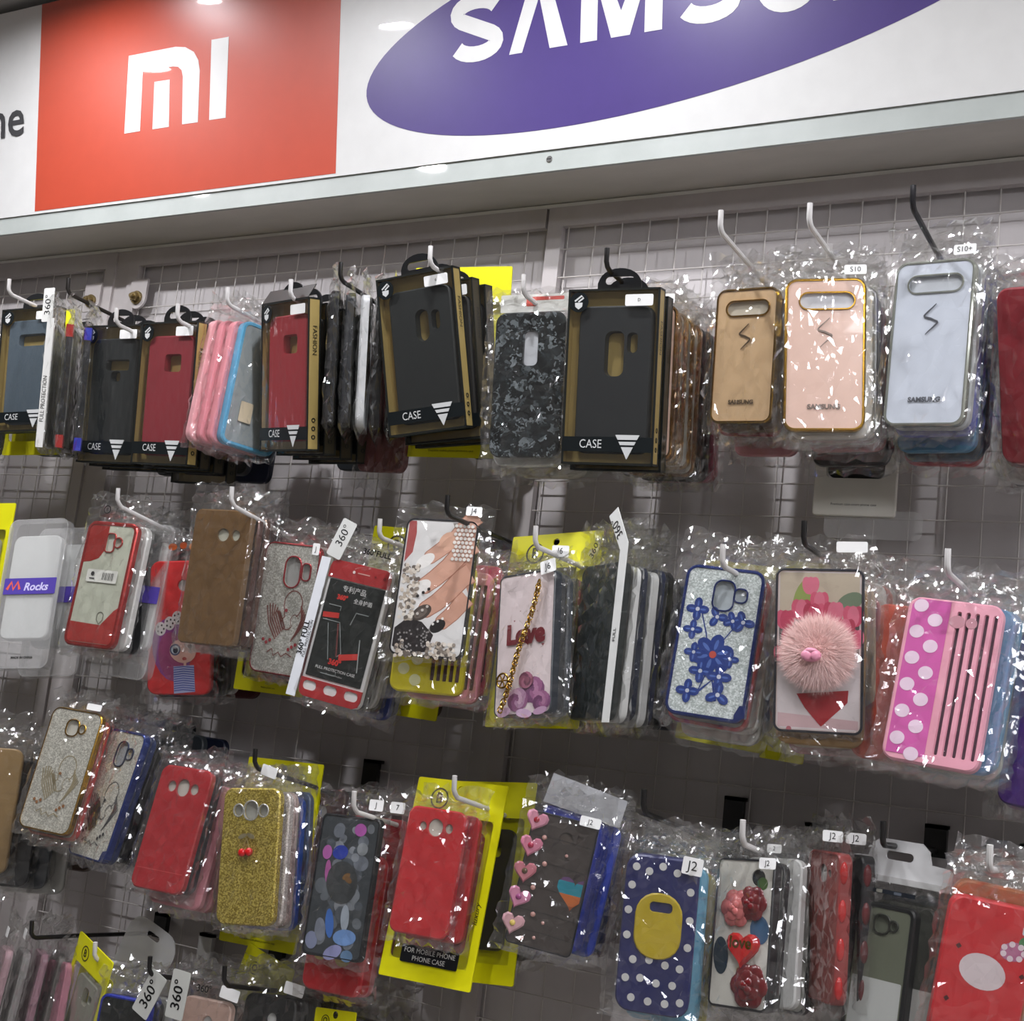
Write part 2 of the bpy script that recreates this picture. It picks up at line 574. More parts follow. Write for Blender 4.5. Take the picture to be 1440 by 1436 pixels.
def bag(parent, w, h, t, top=0.03, side=0.008, bot=0.01, seed=0, zc=0.0, amp=1.0, nx=12, nz=22, name='bag', material=None, skew=0.0):
    """creased clear pouch closed round a case of w x h x t, with a loose header above it"""
    rg = random.Random(seed * 31 + 5)
    W = w + 2 * side
    xs = [-W / 2] + [-w / 2 - 0.001 + (w + 0.002) * i / (nx - 2) for i in range(nx - 1)] + [W / 2]
    z0, z1 = -h / 2 - bot, h / 2 + top
    nh = max(4, int(top / 0.0052))
    zs = [z0] + [-h / 2 - 0.001 + (h + 0.002) * i / (nz - 2) for i in range(nz - 1)] + [h / 2 + 0.001 + (top - 0.001) * (i + 1) / nh for i in range(nh)]
    b = MB()
    F, B = [], []
    X, Z = len(xs), len(zs)
    for j, z in enumerate(zs):
        rf, rb = [], []
        over = max(0.0, (z - h / 2) / max(top, 1e-4))
        common_a = rg.uniform(-1, 1)
        for i, x in enumerate(xs):
            edge = i in (0, X - 1) or j in (0, Z - 1)
            jx = rg.uniform(-1, 1) * 0.0022 * amp
            jz = rg.uniform(-1, 1) * (0.0026 if j not in (Z - 1,) else 0.0045) * amp
            if edge:
                jx *= 0.8
            full = t / 2 + 0.0012
            if over > 0:
                full = max(0.0008, (t / 2) * (1 - over * 2.2))
                cen = (rg.uniform(-1, 1) * 0.0036 + 0.0035 * common_a) * amp * min(1, over * 2.5)
            else:
                cen = 0.0
            if edge:
                full = 0.0003
                cen += rg.uniform(-1, 1) * 0.002 * amp
            nf, nb = rg.random() ** 2 * 0.0028 * amp, rg.random() ** 2 * 0.0015 * amp
            xx = x + jx + skew * max(0.0, z - h / 2)
            b.v.append((xx, cen - full - (0 if edge else nf), z + jz + zc))
            rf.append(len(b.v) - 1)
            if edge:
                rb.append(len(b.v) - 1)
            else:
                b.v.append((xx, cen + full + nb, z + jz + zc))
                rb.append(len(b.v) - 1)
        F.append(rf)
        B.append(rb)
    for j in range(Z - 1):
        for i in range(X - 1):
            if (i + j) % 2:
                b.face((F[j][i], F[j][i + 1], F[j + 1][i + 1]))
                b.face((F[j][i], F[j + 1][i + 1], F[j + 1][i]))
            else:
                b.face((F[j][i], F[j][i + 1], F[j + 1][i]))
                b.face((F[j][i + 1], F[j + 1][i + 1], F[j + 1][i]))
            q = (B[j][i], B[j + 1][i], B[j + 1][i + 1], B[j][i + 1])
            if len(set(q)) == 4 and q[0] != F[j][i] or True:
                b.face(q)
    o = b.build(name, material or BAG, parent, smooth=False)
    return o
# ---------------------------------------------------------------- the room
def struct(name, b, material, label, cat, smooth=False):
    o = b.build(name, material, None, (0, 0, 0), smooth)
    return tag(o, label, cat, None, 'structure')

CEIL = 2.556
M_WALL = wall_mat('wall_board', '#bcb7b7', '#cbc6c6', 5.0, 0.55)
M_ROOM = wall_mat('room_paint', '#a5a29d', '#b1aea9', 3.0, 0.7)
M_CEIL = wall_mat('ceiling_paint', '#c0bebb', '#cac8c5', 4.0, 0.6)
M_FLOOR = wall_mat('floor_tile', '#8a857f', '#98938d', 6.0, 0.5)
struct('wall_back', MB().box(-4.2, 2.6, 0.0, 0.08, 0.0, CEIL), M_WALL, 'pale grey wall board behind the wire grid panels', 'wall')
struct('wall_left', MB().box(-4.28, -4.2, -4.2, 0.08, 0.0, CEIL), M_ROOM, 'plain wall at the far left end of the shop', 'wall')
struct('wall_right', MB().box(2.6, 2.68, -4.2, 0.08, 0.0, CEIL), M_ROOM, 'plain wall at the right end of the shop', 'wall')
struct('wall_front', MB().box(-4.28, 2.68, -4.28, -4.2, 0.0, CEIL), M_ROOM, 'plain wall behind the viewer facing the display', 'wall')
struct('floor', MB().box(-4.28, 2.68, -4.28, 0.08, -0.06, 0.0), M_FLOOR, 'grey tiled shop floor below the display', 'floor')
struct('ceiling', MB().box(-4.28, 2.68, -4.28, 0.08, CEIL, CEIL + 0.06), M_CEIL, 'grey ceiling with recessed round lamps', 'ceiling')

# recessed round ceiling lamps in a row parallel to the wall
def downlight(x, y, label, s=1.0):
    root = tag(link('ceiling_lamp', None, None, (x, y, CEIL)), label, 'lamp', 'recessed round ceiling lamps')
    b = MB()
    n = 32
    prof = [(0.029 * s, -0.001), (0.033 * s, -0.006), (0.048 * s, -0.006), (0.051 * s, -0.001)]
    rings = []
    for r_, z in prof:
        i0 = len(b.v)
        b.v += [(r_ * math.cos(2 * math.pi * k / n), r_ * math.sin(2 * math.pi * k / n), z) for k in range(n)]
        rings.append(list(range(i0, i0 + n)))
    for a, c in zip(rings, rings[1:]):
        b.bridge(c, a)
    b.build('trim_ring', WHITE, root)
    b = MB()
    i0 = len(b.v)
    b.v += [(0.030 * s * math.cos(2 * math.pi * k / n), 0.030 * s * math.sin(2 * math.pi * k / n), -0.002) for k in range(n)]
    b.face(tuple(range(n))[::-1])
    b.build('lens', emit('#fafaff', DOWNLIGHT), root, smooth=False)
for lx, ly, nm in ((-1.97, -0.74, 'far left end of the row'), (-1.40, -0.76, 'above the left part of the display'), (-0.72, -0.56, 'added to light the middle of the display'),  # middle lamp is added off the row to brighten the centre
                   (-1.50, -0.38, 'close in front of the red sign field'), (-0.10, -0.95, 'above the right part of the display'), (0.45, -0.74, 'right end of the row')):
    downlight(lx, ly, 'recessed round white ceiling lamp, ' + nm, 0.6 if ly > -0.5 else 1.0)

def fill_panel(x, y, label):  # unseen panels added as soft fill for the display
    root = tag(link('ceiling_fill_panel', None, None, (x, y, CEIL)), label, 'lamp', 'added square ceiling fill lights')
    f = MB()
    for x0, x1, y0, y1 in ((-.31, .31, -.31, -.28), (-.31, .31, .28, .31), (-.31, -.28, -.28, .28), (.28, .31, -.28, .28)):
        f.box(x0, x1, y0, y1, -0.012, -0.001)
    f.build('frame', WHITE, root)
    MB().box(-.28, .28, -.28, .28, -0.008, -0.003).build('diffuser', emit('#f8f8ff', FILL_PANEL), root, smooth=False)
for px_, py_, nm in ((0.50, -1.95, 'nearest the viewer'), (1.25, -1.95, 'between the viewer and the right wall'), (1.95, -1.25, 'by the right wall')):
    fill_panel(px_, py_, 'added square ceiling fill light ' + nm)

# wire grid panels in flat steel frames
PITCH = 0.0375
GZ0, GZ1 = 0.75, 2.172
M_FRAME = wall_mat('frame_paint', '#b3acab', '#c3bdbc', 9.0, 0.4)
M_WIRE = mat('#c2bdb9', 0.45)
wire_v = MB().tube([(0, 0, GZ0), (0, 0, GZ1)], 0.0009, 6).mesh('wire', M_WIRE)
def grid_panel(x0, x1, label, right=True, lugs=()):
    root = tag(link('wire_grid_panel', None, None, (x0, 0, 0)), label, 'grid panel')
    w = x1 - x0
    fw, y0, y1 = 0.021, -0.016, -0.006
    MB().box(0, w, y0, y1, GZ1, GZ1 + 0.026).build('frame_rail', M_FRAME, root)
    MB().box(0, w, y0, y1, GZ0 - 0.026, GZ0).build('frame_rail', M_FRAME, root)
    MB().box(0, fw, y0, y1, GZ0, GZ1).build('frame_stile', M_FRAME, root)
    if right:
        MB().box(w - fw, w, y0, y1, GZ0, GZ1).build('frame_stile', M_FRAME, root)
    n = int((w - 2 * fw) / PITCH)
    off = (w - n * PITCH) / 2
    for k in range(n + 1):
        link('wire', wire_v, root, (off + k * PITCH, -0.010, 0))
    wh = MB().tube([(fw, 0, 0), (w - fw, 0, 0)], 0.0009, 6).mesh('wire', M_WIRE)
    k = 0
    z = GZ1 - 0.030
    while z > GZ0:
        link('wire', wh, root, (0, -0.0125, z))
        z -= PITCH
    for (lx, lz, side) in lugs:
        b = MB().plate(lambda i=0.0: [(0.017 * math.cos(R(a)), 0.017 * math.sin(R(a))) for a in range(180, 361, 15)] + [(0.017, 0.03), (-0.017, 0.03)], (), -0.004, 0.0, 0.0)
        lo = b.build('lug', M_FRAME, root, (lx - x0, -0.0165, lz))
        bb = MB()
        for (rad, ya, yb_) in ((0.0105, -0.006, -0.002), (0.0075, -0.012, -0.006), (0.0035, -0.017, -0.012)):
            bb.plate(el(rad, rad, n=6 if rad == 0.0075 else 16), (), ya, yb_, 0.0006)
        bb.build('bolt', mat('#8d7c56', 0.35, 0.9), lo, (0, -0.002, 0))
grid_panel(-2.32, -1.586, 'white wire grid panel in a flat grey frame, leftmost', lugs=((-1.622, 2.118, 1),))
grid_panel(-1.556, -0.826, 'white wire grid panel in a flat grey frame, below the red sign field', right=False, lugs=((-1.524, 2.118, -1),))
grid_panel(-0.822, -0.092, 'white wire grid panel in a flat grey frame, below the purple oval', right=False)
grid_panel(-0.088, 0.642, 'white wire grid panel in a flat grey frame, right end')
tag(MB().box(-1.586, -1.556, -0.012, -0.001, GZ0 - 0.026, GZ1 + 0.03).build('upright_post', M_FRAME), 'flat grey upright post between the two left grid panels', 'post')
struct('trim_3', MB().box(-2.4, 0.9, -0.014, -0.002, 2.1985, 2.2035), mat('#f1efe9', 0.35), 'thin white strip between the soffit and the grid frames', 'trim')

# ---------------------------------------------------------------- sign box
SY, SZ, TILT = -0.115, 2.200, R(10.0)
M_SOFFIT = wall_mat('soffit_metal', '#b9b6ae', '#cbc7bf', 4.0, 0.42, 0.0, (1.0, 3.0, 3.0))
struct('soffit_board', MB().box(-3.2, 1.6, SY + 0.002, -0.002, 2.2045, 2.2165), M_SOFFIT, 'dull grey underside of the sign box above the grid panels', 'soffit')
M_TRIM = wall_mat('trim_acrylic', '#9ea4a0', '#aeb4b0', 7.0, 0.5, 0.0, (1, 1, 1), 0.0)
M_TRIM.node_tree.nodes['Principled BSDF'].inputs['Coat Weight'].default_value = 1.0
M_TRIM.node_tree.nodes['Principled BSDF'].inputs['Coat Roughness'].default_value = 0.02
struct('trim_1', MB().plate(pg([(-3.2, 2.199), (1.6, 2.199), (1.6, 2.2275), (-3.2, 2.2275)]), (), SY - 0.004, SY + 0.001, 0.0), M_TRIM, 'glossy light grey edge strip along the bottom of the sign', 'trim')
sc = tag(MB().plate(el(0.0042, 0.0042, n=14), (), -0.0016, 0.0, 0.0006).build('screw', CHROME, None, (-0.771, SY - 0.004, 2.214)), 'small screw head in the light strip under the purple oval', 'screw')
MB().box(-0.003, 0.003, -0.0019, -0.0015, -0.0005, 0.0005).build('slot', BLACK, sc)

def vinyl(hexc):
    return mat(hexc, 0.34, 0.0, 1.0, 0.5, 0.0, 0.015)
sign = tag(link('sign', None, None, (0, SY - 0.001, SZ)), 'long white shop sign with red square and purple oval logos', 'sign')
sign.rotation_euler = (TILT, 0, 0)
MB().plate(pg([(-3.2, 0.026), (1.6, 0.026), (1.6, 0.345), (-3.2, 0.345)]), (), -0.001, 0.006).build('sign_board', vinyl('#d9d9d7'), sign)
red = MB().plate(pg([(-1.660, 0.030), (-1.090, 0.030), (-1.088, 0.345), (-1.655, 0.345)]), (), -0.0014, -0.0005).build('red_field', vinyl('#bf4a33'), sign)
WV = vinyl('#dededc')
def letter(pts, parent, material, name='letter', y=-0.0018):
    return MB().plate(pg(pts), (), y, y + 0.0008).build(name, material, parent)
letter([(-1.4751, 0.127), (-1.470, 0.2395), (-1.3788, 0.2393), (-1.3600, 0.2360), (-1.3440, 0.2270), (-1.3350, 0.2140), (-1.3320, 0.1990), (-1.3333, 0.1265), (-1.3627, 0.127),
        (-1.3635, 0.1946), (-1.3660, 0.2040), (-1.3730, 0.2100), (-1.3832, 0.2120), (-1.4413, 0.2126), (-1.4439, 0.127)], red, WV)
letter([(-1.4180, 0.1946), (-1.3885, 0.1940), (-1.3880, 0.1265), (-1.4195, 0.1267)], red, WV)
letter([(-1.3115, 0.2390), (-1.2800, 0.2385), (-1.2822, 0.1265), (-1.3122, 0.127)], red, WV)
text('lettering', 'iPhone', 0.060, mat('#3c3c3e', 0.35, 0, 1.0, 0.5, 0, 0.015), sign, -1.686, 0.176, -0.0022, align='RIGHT', sx=1.0, bold=0.001)
oval = MB().plate(el(0.4333, 0.1187, -0.6133, 0.1812, R(7.42), 96), (), -0.0014, -0.0005).build('purple_oval', vinyl('#4a3a7c'), sign)
# heavy sans capitals on a level baseline
H0, HT = 0.148, 0.082
def capS(cx, w):
    r_ = HT / 4 + 0.002
    hw = w / 2 - 0.009
    pth = arc(cx, H0 + HT - r_ + 0.0005, hw, r_ - 0.0085, 20, 270, 16)[:-3] + [(cx, H0 + HT / 2)] + arc(cx, H0 + r_ - 0.0005, hw, r_ - 0.0085, 90, -160, 16)[3:]
    return stroke(pth, 0.0195)
def slabs(cx, w, kind):
    x0, x1, z0, z1 = cx - w / 2, cx + w / 2, H0, H0 + HT
    t = 0.0205
    if kind == 'A':
        return [(x0, z0), (cx - 0.014, z1), (cx + 0.014, z1), (x1, z0), (x1 - 0.024, z0), (cx, z1 - 0.017), (x0 + 0.018, z0)]
    if kind == 'M':
        return [(x0, z0), (x0, z1), (x0 + 0.032, z1), (cx, z0 + 0.03), (x1 - 0.032, z1), (x1, z1), (x1, z0), (x1 - 0.022, z0), (x1 - 0.022, z1 - 0.022), (cx + 0.012, z0), (cx - 0.012, z0), (x0 + 0.022, z1 - 0.022), (x0 + 0.022, z0)]
    if kind == 'N':
        return [(x0, z0), (x0, z1), (x0 + 0.024, z1), (x1 - t, z0 + 0.03), (x1 - t, z1), (x1, z1), (x1, z0), (x1 - 0.024, z0), (x0 + t, z1 - 0.03), (x0 + t, z0)]
    if kind == 'U':
        return [(x0, z1), (x0, z0 + 0.026)] + arc(cx, z0 + 0.026, w / 2, 0.030, 180, 360, 14) + [(x1, z1), (x1 - t, z1), (x1 - t, z0 + 0.028)] + arc(cx, z0 + 0.028, w / 2 - t, 0.014, 360, 180, 10) + [(x0 + t, z1)]
    if kind == 'G':
        return stroke(arc(cx, z0 + HT / 2, w / 2 - 0.01, HT / 2 - 0.009, 40, 345, 24) + [(x1 - 0.01, z0 + HT / 2 - 0.004), (cx + 0.006, z0 + HT / 2 - 0.004)], 0.019)
letter(capS(-0.8775, 0.076), oval, WV)
letter(slabs(-0.790, 0.080, 'A'), oval, WV)
letter(slabs(-0.6805, 0.105, 'M'), oval, WV)
letter(capS(-0.572, 0.076), oval, WV)
letter(slabs(-0.4795, 0.070, 'U'), oval, WV)
letter(slabs(-0.394, 0.070, 'N'), oval, WV)
letter(slabs(-0.305, 0.076, 'G'), oval, WV)

# ---------------------------------------------------------------- items hanging on the hooks
T = 0.0085          # depth of a phone case
def root_at(name, place, label, cat='phone case', group=None, dx=0.0, dy=0.0, dz=0.0, droll=0.0, dyaw=0.0):
    x, y, z, ya, ti, ro, w, h = place
    o = link(name, None)
    o.rotation_mode = 'YXZ'
    o.rotation_euler = (R(ti), R(ro + droll), R(ya + dyaw))
    Rm = o.rotation_euler.to_matrix()
    o.location = Vector((x + dx, y + dy, z + dz)) + Rm @ Vector((0, 0, -h / 2))
    tag(o, label, cat, group)
    return o

def holes_for(code, w, h):
    t = h / 2
    return {
        None: [],
        'hslot': [rr(0.66 * w, 0.30 * w * 0.66, 0.10 * w, 0.02 * w, t - 0.30 * w)],
        'hslot2': [rr(0.56 * w, 0.19 * w, 0.045 * w, 0.04 * w, t - 0.36 * w)],
        'slotpill': [rr(0.50 * w, 0.15 * w, 0.03 * w, 0.08 * w, t - 0.42 * w), rr(0.19 * w, 0.14 * w, 0.05 * w, 0.06 * w, t - 0.60 * w)],
        'sq': [rr(0.34 * w, 0.25 * w, 0.04 * w, 0.07 * w, t - 0.42 * w)],
        'pillpair': [rr(0.19 * w, 0.42 * w, 0.09 * w, 0.02 * w, t - 0.52 * w), rr(0.11 * w, 0.25 * w, 0.05 * w, 0.24 * w, t - 0.47 * w)],
        'pillbig': [rr(0.24 * w, 0.56 * w, 0.08 * w, 0.0, t - 0.62 * w), rr(0.12 * w, 0.24 * w, 0.05 * w, 0.24 * w, t - 0.48 * w)],
        'vslot': [rr(0.19 * w, 0.46 * w, 0.06 * w, 0.02 * w, t - 0.50 * w)],
        'ovals': [el(0.095 * w, 0.085 * w, 0.04 * w, t - 0.36 * w), el(0.065 * w, 0.07 * w, 0.26 * w, t - 0.36 * w)],
        'pill1': [rr(0.26 * w, 0.44 * w, 0.12 * w, 0.05 * w, t - 0.42 * w), rr(0.13 * w, 0.23 * w, 0.05 * w, 0.29 * w, t - 0.40 * w)],
        'j': [rr(0.24 * w, 0.36 * w, 0.09 * w, 0.02 * w, t - 0.36 * w), rr(0.14 * w, 0.15 * w, 0.05 * w, 0.23 * w, t - 0.34 * w)],
        'round': [rr(0.22 * w, 0.24 * w, 0.08 * w, -0.02 * w, t - 0.30 * w), el(0.055 * w, 0.06 * w, 0.17 * w, t - 0.30 * w)],
        'trio': [el(0.075 * w, 0.08 * w, -0.22 * w, t - 0.33 * w), rr(0.22 * w, 0.26 * w, 0.10 * w, 0.0, t - 0.33 * w), el(0.075 * w, 0.08 * w, 0.22 * w, t - 0.33 * w)],
        'small': [el(0.09 * w, 0.09 * w, 0.06 * w, t - 0.36 * w)],
        'strip': [rr(0.42 * w, 0.12 * w, 0.06 * w, 0.1 * w, t - 0.26 * w)],
    }[code]

def shell(root, w, h, body, frame=None, holes=None, r=None, insert='#c4c4c0', ring=None, fw=0.05, t=T, bev=0.0016):
    """a phone case: back panel with camera openings, side wall, white card inside"""
    r = r or 0.15 * w
    zc = h / 2
    hs = holes_for(holes, w, h) if not isinstance(holes, list) else holes
    if frame is None:
        b = MB().plate(rr(w, h, r), hs, -t / 2, -t / 2 + 0.0022, bev)
        inner = rr(w - 0.0036, h - 0.0036, r - 0.0018)
        b.plate(rr(w, h, r), [inner], -t / 2 + 0.0018, t / 2, 0.0)
        b.build('case_body', body, root, (0, 0, zc))
    else:
        f = fw * w
        MB().plate(rr(w, h, r), [rr(w - 2 * f, h - 2 * f, r - f)], -t / 2, t / 2, min(0.0016, f * 0.4)).build('case_frame', frame, root, (0, 0, zc))
        MB().plate(rr(w - 2 * f + 0.001, h - 2 * f + 0.001, r - f), hs, -t / 2 + 0.0008, -t / 2 + 0.0024, 0.0).build('back_panel', body, root, (0, 0, zc))
    if hs:
        MB().plate(rr(w - 0.006, h - 0.006, max(r - 0.003, 0.001)), (), -t / 2 + 0.0032, -t / 2 + 0.0040).build('insert_card', mat(insert, 0.6), root, (0, 0, zc))
        if ring:
            b = MB()
            for hf in hs:
                b.plate(lambda i=0.0, g=hf: g(-0.0017 + i), [hf], -t / 2 - 0.0007, -t / 2 + 0.001, 0.0004)
            b.build('camera_ring', ring, root, (0, 0, zc))

def bagged(root, w, h, seed, top=0.03, side=0.008, bot=0.010, t=T, **k):
    o = bag(root, w, h, t, top, side, bot, seed, **k)
    o.location = (0, 0, h / 2)
    return o

SEED = [0]
def seed():
    SEED[0] += 1
    return SEED[0]

ORD = ['first', 'second', 'third', 'fourth', 'fifth', 'sixth', 'seventh', 'eighth', 'ninth', 'tenth']
def behind(key, front, items, pitch=0.012, start=1, drop=0.0006, jit=0.003, scale=1.0, top=0.03, lead=0.0, zoff=0.0, dyaw=0.0, droll=0.0, name='phone_case', side=0.007, sway=0.0):
    """further cases queued on the same hook towards the wall"""
    x, y, z, ya, ti, ro, w, h = PLACE[key]
    for k, it in enumerate(items):
        cname, hexc = it[0], it[1]
        opt = it[2] if len(it) > 2 else {}
        rg = random.Random(hash_str(key) + k * 13)
        s = scale * opt.get('s', 1.0) * rg.uniform(0.985, 1.01)
        pl = (x, y, z, ya, ti, ro, w * s, h * s)
        lab = '%s phone case in clear bag, %s behind the %s' % (cname, ORD[k], front)
        o = root_at(name, pl, lab, 'phone case', None, rg.uniform(-jit, jit) + opt.get('dx', 0.0) + sway * (k + 1), pitch * (k + start) + lead, -drop * (k + 1) + rg.uniform(-jit, jit) + zoff + opt.get('dz', 0.0),
                    rg.uniform(-1.2, 1.2) + droll, rg.uniform(-2.5, 2.5) + dyaw)
        kind = opt.get('kind', 'plain')
        body = opt.get('mat') or mat(hexc, opt.get('rough', 0.35), opt.get('metal', 0.0))
        if kind == 'frame':
            shell(o, w * s, h * s, opt.get('panel') or mat('#b9b8b0', 0.4), body, 'small')
        else:
            shell(o, w * s, h * s, body, None, opt.get('holes', 'small'))
        if opt.get('bag', True):
            bagged(o, w * s, h * s, seed(), top=top * rg.uniform(0.8, 1.15), side=side)
        if opt.get('tag'):
            sticker(o, opt['tag'], w * 0.3, h * s + 0.012, -0.006, 0.016, 0.008)

def hash_str(s):
    v = 7
    for c in s:
        v = (v * 131 + ord(c)) % 100003
    return v

# ---- boxed case with a clear front and black band
M_TRAY = mat('#a8935a', 0.4, 0.25)
M_BOXE = mat('#171916', 0.4)
M_WIN = film('window')
M_BAND = mat('#14191b', 0.3)
M_SILV = mat('#c7c9c8', 0.35)
def boxed(key, label, hexc, holes, tab='up', stick='', dx=0.0, dy=0.0, dz=0.0, droll=0.0, dyaw=0.0, place=None, detail=True, group=None, flap=False, depth=0.017):
    pl = place or PLACE[key]
    w, h = pl[6], pl[7]
    o = root_at('boxed_phone_case', pl, label, 'boxed case', group, dx, dy, dz, droll, dyaw)
    d = depth
    zc = h / 2
    e = 0.0022
    # box shell: back, sides, top and bottom
    MB().plate(rr(w - 0.002, h - 0.002, 0.001, n=2), (), d / 2 - 0.004, d / 2 - 0.003).build('tray', M_TRAY, o, (0, 0, zc))
    b = MB()
    b.plate(rr(w, h, 0.0008, n=1), [rr(w - 2 * e, h - 2 * e, 0.0008, n=1)], -d / 2, -d / 2 + 0.0012)
    b.plate(rr(w, h, 0.0008, n=1), [rr(w - 2 * e, h - 2 * e, 0.0008, n=1)], d / 2 - 0.0022, d / 2)
    for sx in (-1, 1):
        for sz in (-1, 1):
            b.box(sx * w / 2 - (e if sx > 0 else 0), sx * w / 2 + (e if sx < 0 else 0), -d / 2, d / 2, sz * h / 2 - (e if sz > 0 else 0), sz * h / 2 + (e if sz < 0 else 0))
    b.build('box_edges', M_BOXE, o, (0, 0, zc))
    M_SIDE = M_TRAY if detail else mat('#3a3424', 0.4)
    sp = MB().box(w / 2 - 0.0009, w / 2 - 0.0003, -d / 2 + 0.0015, d / 2 - 0.0015, -h / 2 + e, h / 2 - e).build('side_panel', M_SIDE, o, (0, 0, zc))
    MB().box(-w / 2 + 0.0003, -w / 2 + 0.0009, -d / 2 + 0.0015, d / 2 - 0.0015, -h / 2 + e, h / 2 - e).build('side_panel', M_SIDE, o, (0, 0, zc))
    MB().box(-w / 2 + e, w / 2 - e, -d / 2 + 0.001, d / 2 - 0.001, h / 2 - 0.0009, h / 2 - 0.0003).build('top_panel', M_TRAY, o, (0, 0, zc))
    bp = MB().box(-w / 2 + e, w / 2 - e, -d / 2 + 0.001, d / 2 - 0.001, -h / 2 + 0.0003, -h / 2 + 0.0009).build('bottom_panel', mat('#3d4a4a', 0.4), o, (0, 0, zc))
    text('lettering', 'FASHION', d * 0.36, M_BOXE, sp, w / 2 + 0.0001, h * 0.22, 0.0, rot=R(-90), face='side')
    for q in range(3):
        MB().plate(el(0.0028, 0.0028, n=12), [el(0.0016, 0.0016, n=12)], -0.0002, 0.0002).build('print_mark', M_BOXE, sp, (w / 2, 0, -h * 0.30 - q * 0.010)).rotation_euler = (0, 0, R(90))
    # the case inside
    cw, ch = w * 0.80, h * 0.84
    hs = holes_for(holes, cw, ch)
    MB().plate(rr(cw, ch, 0.14 * cw), hs, -d / 2 + 0.0035, -d / 2 + 0.0125, 0.0018).build('case_body', mat(hexc, 0.55), o, (w * 0.02, 0, zc - h * 0.015))
    # printed front
    MB().box(-w / 2 + e, w / 2 - e, -d / 2 + 0.0004, -d / 2 + 0.0007, -h / 2 + e, h / 2 - e).build('window_film', M_WIN, o, (0, 0, zc), smooth=False)
    yb = -d / 2 - 0.0003
    bz = -h / 2 + h * 0.115
    band = MB().plate(rr(w - 0.001, h * 0.085, 0.0003, n=1), (), yb, yb + 0.0004).build('band', M_BAND, o, (0, 0, zc + bz))
    if detail:
        text('lettering', 'CASE', h * 0.050, M_SILV, band, -w * 0.18, 0.0, yb - 0.0003, sx=0.85)
        tw = w * 0.26
        tb = MB()
        for (z0, z1) in ((0.0, -0.20), (-0.28, -0.42), (-0.50, -1.0)):
            f0, f1 = 0.5 * (1 + z0), max(0.5 * (1 + z1), 0.01)
            tb.plate(pg([(-tw * f0, z0 * tw * 0.95), (tw * f0, z0 * tw * 0.95), (tw * f1, z1 * tw * 0.95), (-tw * f1, z1 * tw * 0.95)]), (), yb - 0.0005, yb)
        tb.build('triangle_emblem', M_SILV, band, (w * 0.22, 0, h * 0.055))
        er = w * 0.105
        em = MB().plate(el(er, er, n=24), (), yb - 0.0002, yb + 0.0003).build('round_emblem', M_BAND, o, (-w / 2 + er * 1.15, 0, zc + h / 2 - h * 0.075))
        g = MB()
        g.plate(pg([(-er * .40, -er * .05), (er * .40, -er * .05), (er * .36, -er * .45), (0, -er * .72), (-er * .36, -er * .45)]), (), yb - 0.0006, yb)
        g.plate(pg(stroke([(-er * .42, er * .10), (er * .28, er * .62), (er * .48, er * .40), (-er * .05, er * .02)], er * 0.16)), (), yb - 0.0006, yb)
        g.build('emblem_mark', M_SILV, em)
    # black hang tab with an oval opening
    tw2, th = w * 0.48, 0.024
    tb = MB().plate(lambda i=0.0: [(tw2 / 2 - i, 0 + i), (tw2 / 2 - i, th * .35)] + [(tw2 / 2 * math.cos(R(a)) * .96, th * .35 + th * .65 * math.sin(R(a))) for a in range(15, 166, 15)] + [(-tw2 / 2 + i, th * .35), (-tw2 / 2 + i, 0 + i)],
                    [rr(tw2 * 0.66, th * 0.34, th * 0.17, 0, th * 0.46)], -0.0010, 0.0010, 0.0003)
    to = tb.build('hang_tab', mat('#17181a', 0.3), o, (0.002, d / 2 - 0.006, h - 0.001))
    if stick is not None:
        sticker(o, stick, w * 0.28, zc + h * 0.43, -d / 2 - 0.0006, w * 0.30, h * 0.065, 0.0, size=h * 0.018)
    if flap:
        fl = MB().box(-w / 2 + 0.002, w / 2 - 0.002, -0.0004, 0.0004, 0, 0.020).build('top_flap', M_BOXE, o, (0, -d / 2, h))
        fl.rotation_euler = (R(-35), 0, 0)
    return o

def yellow_card(key, label, window=True, mark='B', note=None, case=None, dx=0.0, dy=0.0, dz=0.0, place=None, foot='Exquisite mobile phone protective case'):
    """yellow retail pouch card with a clear window"""
    pl = place or PLACE[key]
    w, h = pl[6], pl[7]
    o = root_at('yellow_card_pack', pl, label, 'card pack', None, dx, dy, dz)
    win = rr(w * 0.84, h * 0.72, 0.006, 0, -h * 0.045)
    hole = el(0.0045, 0.004, 0, h * 0.455)
    MB().plate(rr(w, h, 0.002, n=2), [win, hole] if window else [hole], -0.0008, 0.0008, 0.0).build('card', CARDY, o, (0, 0, h / 2))
    if window:
        MB().box(-w * .42, w * .42, -0.0012, -0.0010, -h * .405, h * .315).build('window_film', film('window'), o, (0, 0, h / 2), smooth=False)
        c = case or '#6d6a50'
        MB().plate(rr(w * .62, h * .60, 0.009), holes_for('j', w * .62, h * .60), 0.002, 0.009, 0.001).build('case_body', mat(c, 0.4), o, (0, 0, h * 0.46))
        MB().plate(rr(w * .9, h * .8, 0.004), (), 0.0095, 0.0105).build('backing_card', CARDY, o, (0, 0, h * 0.45))
    mk = mat('#3c3a10', 0.5)
    rg_ = MB().plate(el(w * 0.10, w * 0.10, n=24), [el(w * 0.084, w * 0.084, n=24)], -0.0011, -0.0009).build('round_mark', mk, o, (-w * 0.22, 0, h * 0.90))
    text('lettering', mark, w * 0.10, mk, rg_, 0, 0, -0.0013, bold=0.0003)
    if note:
        text('lettering', note, w * 0.10, mk, o, w * 0.1, h * 0.89, -0.0013, shear=0.4)
    if foot:
        text('lettering', foot, h * 0.011, mk, o, 0, h * 0.035, -0.0013)
    return o

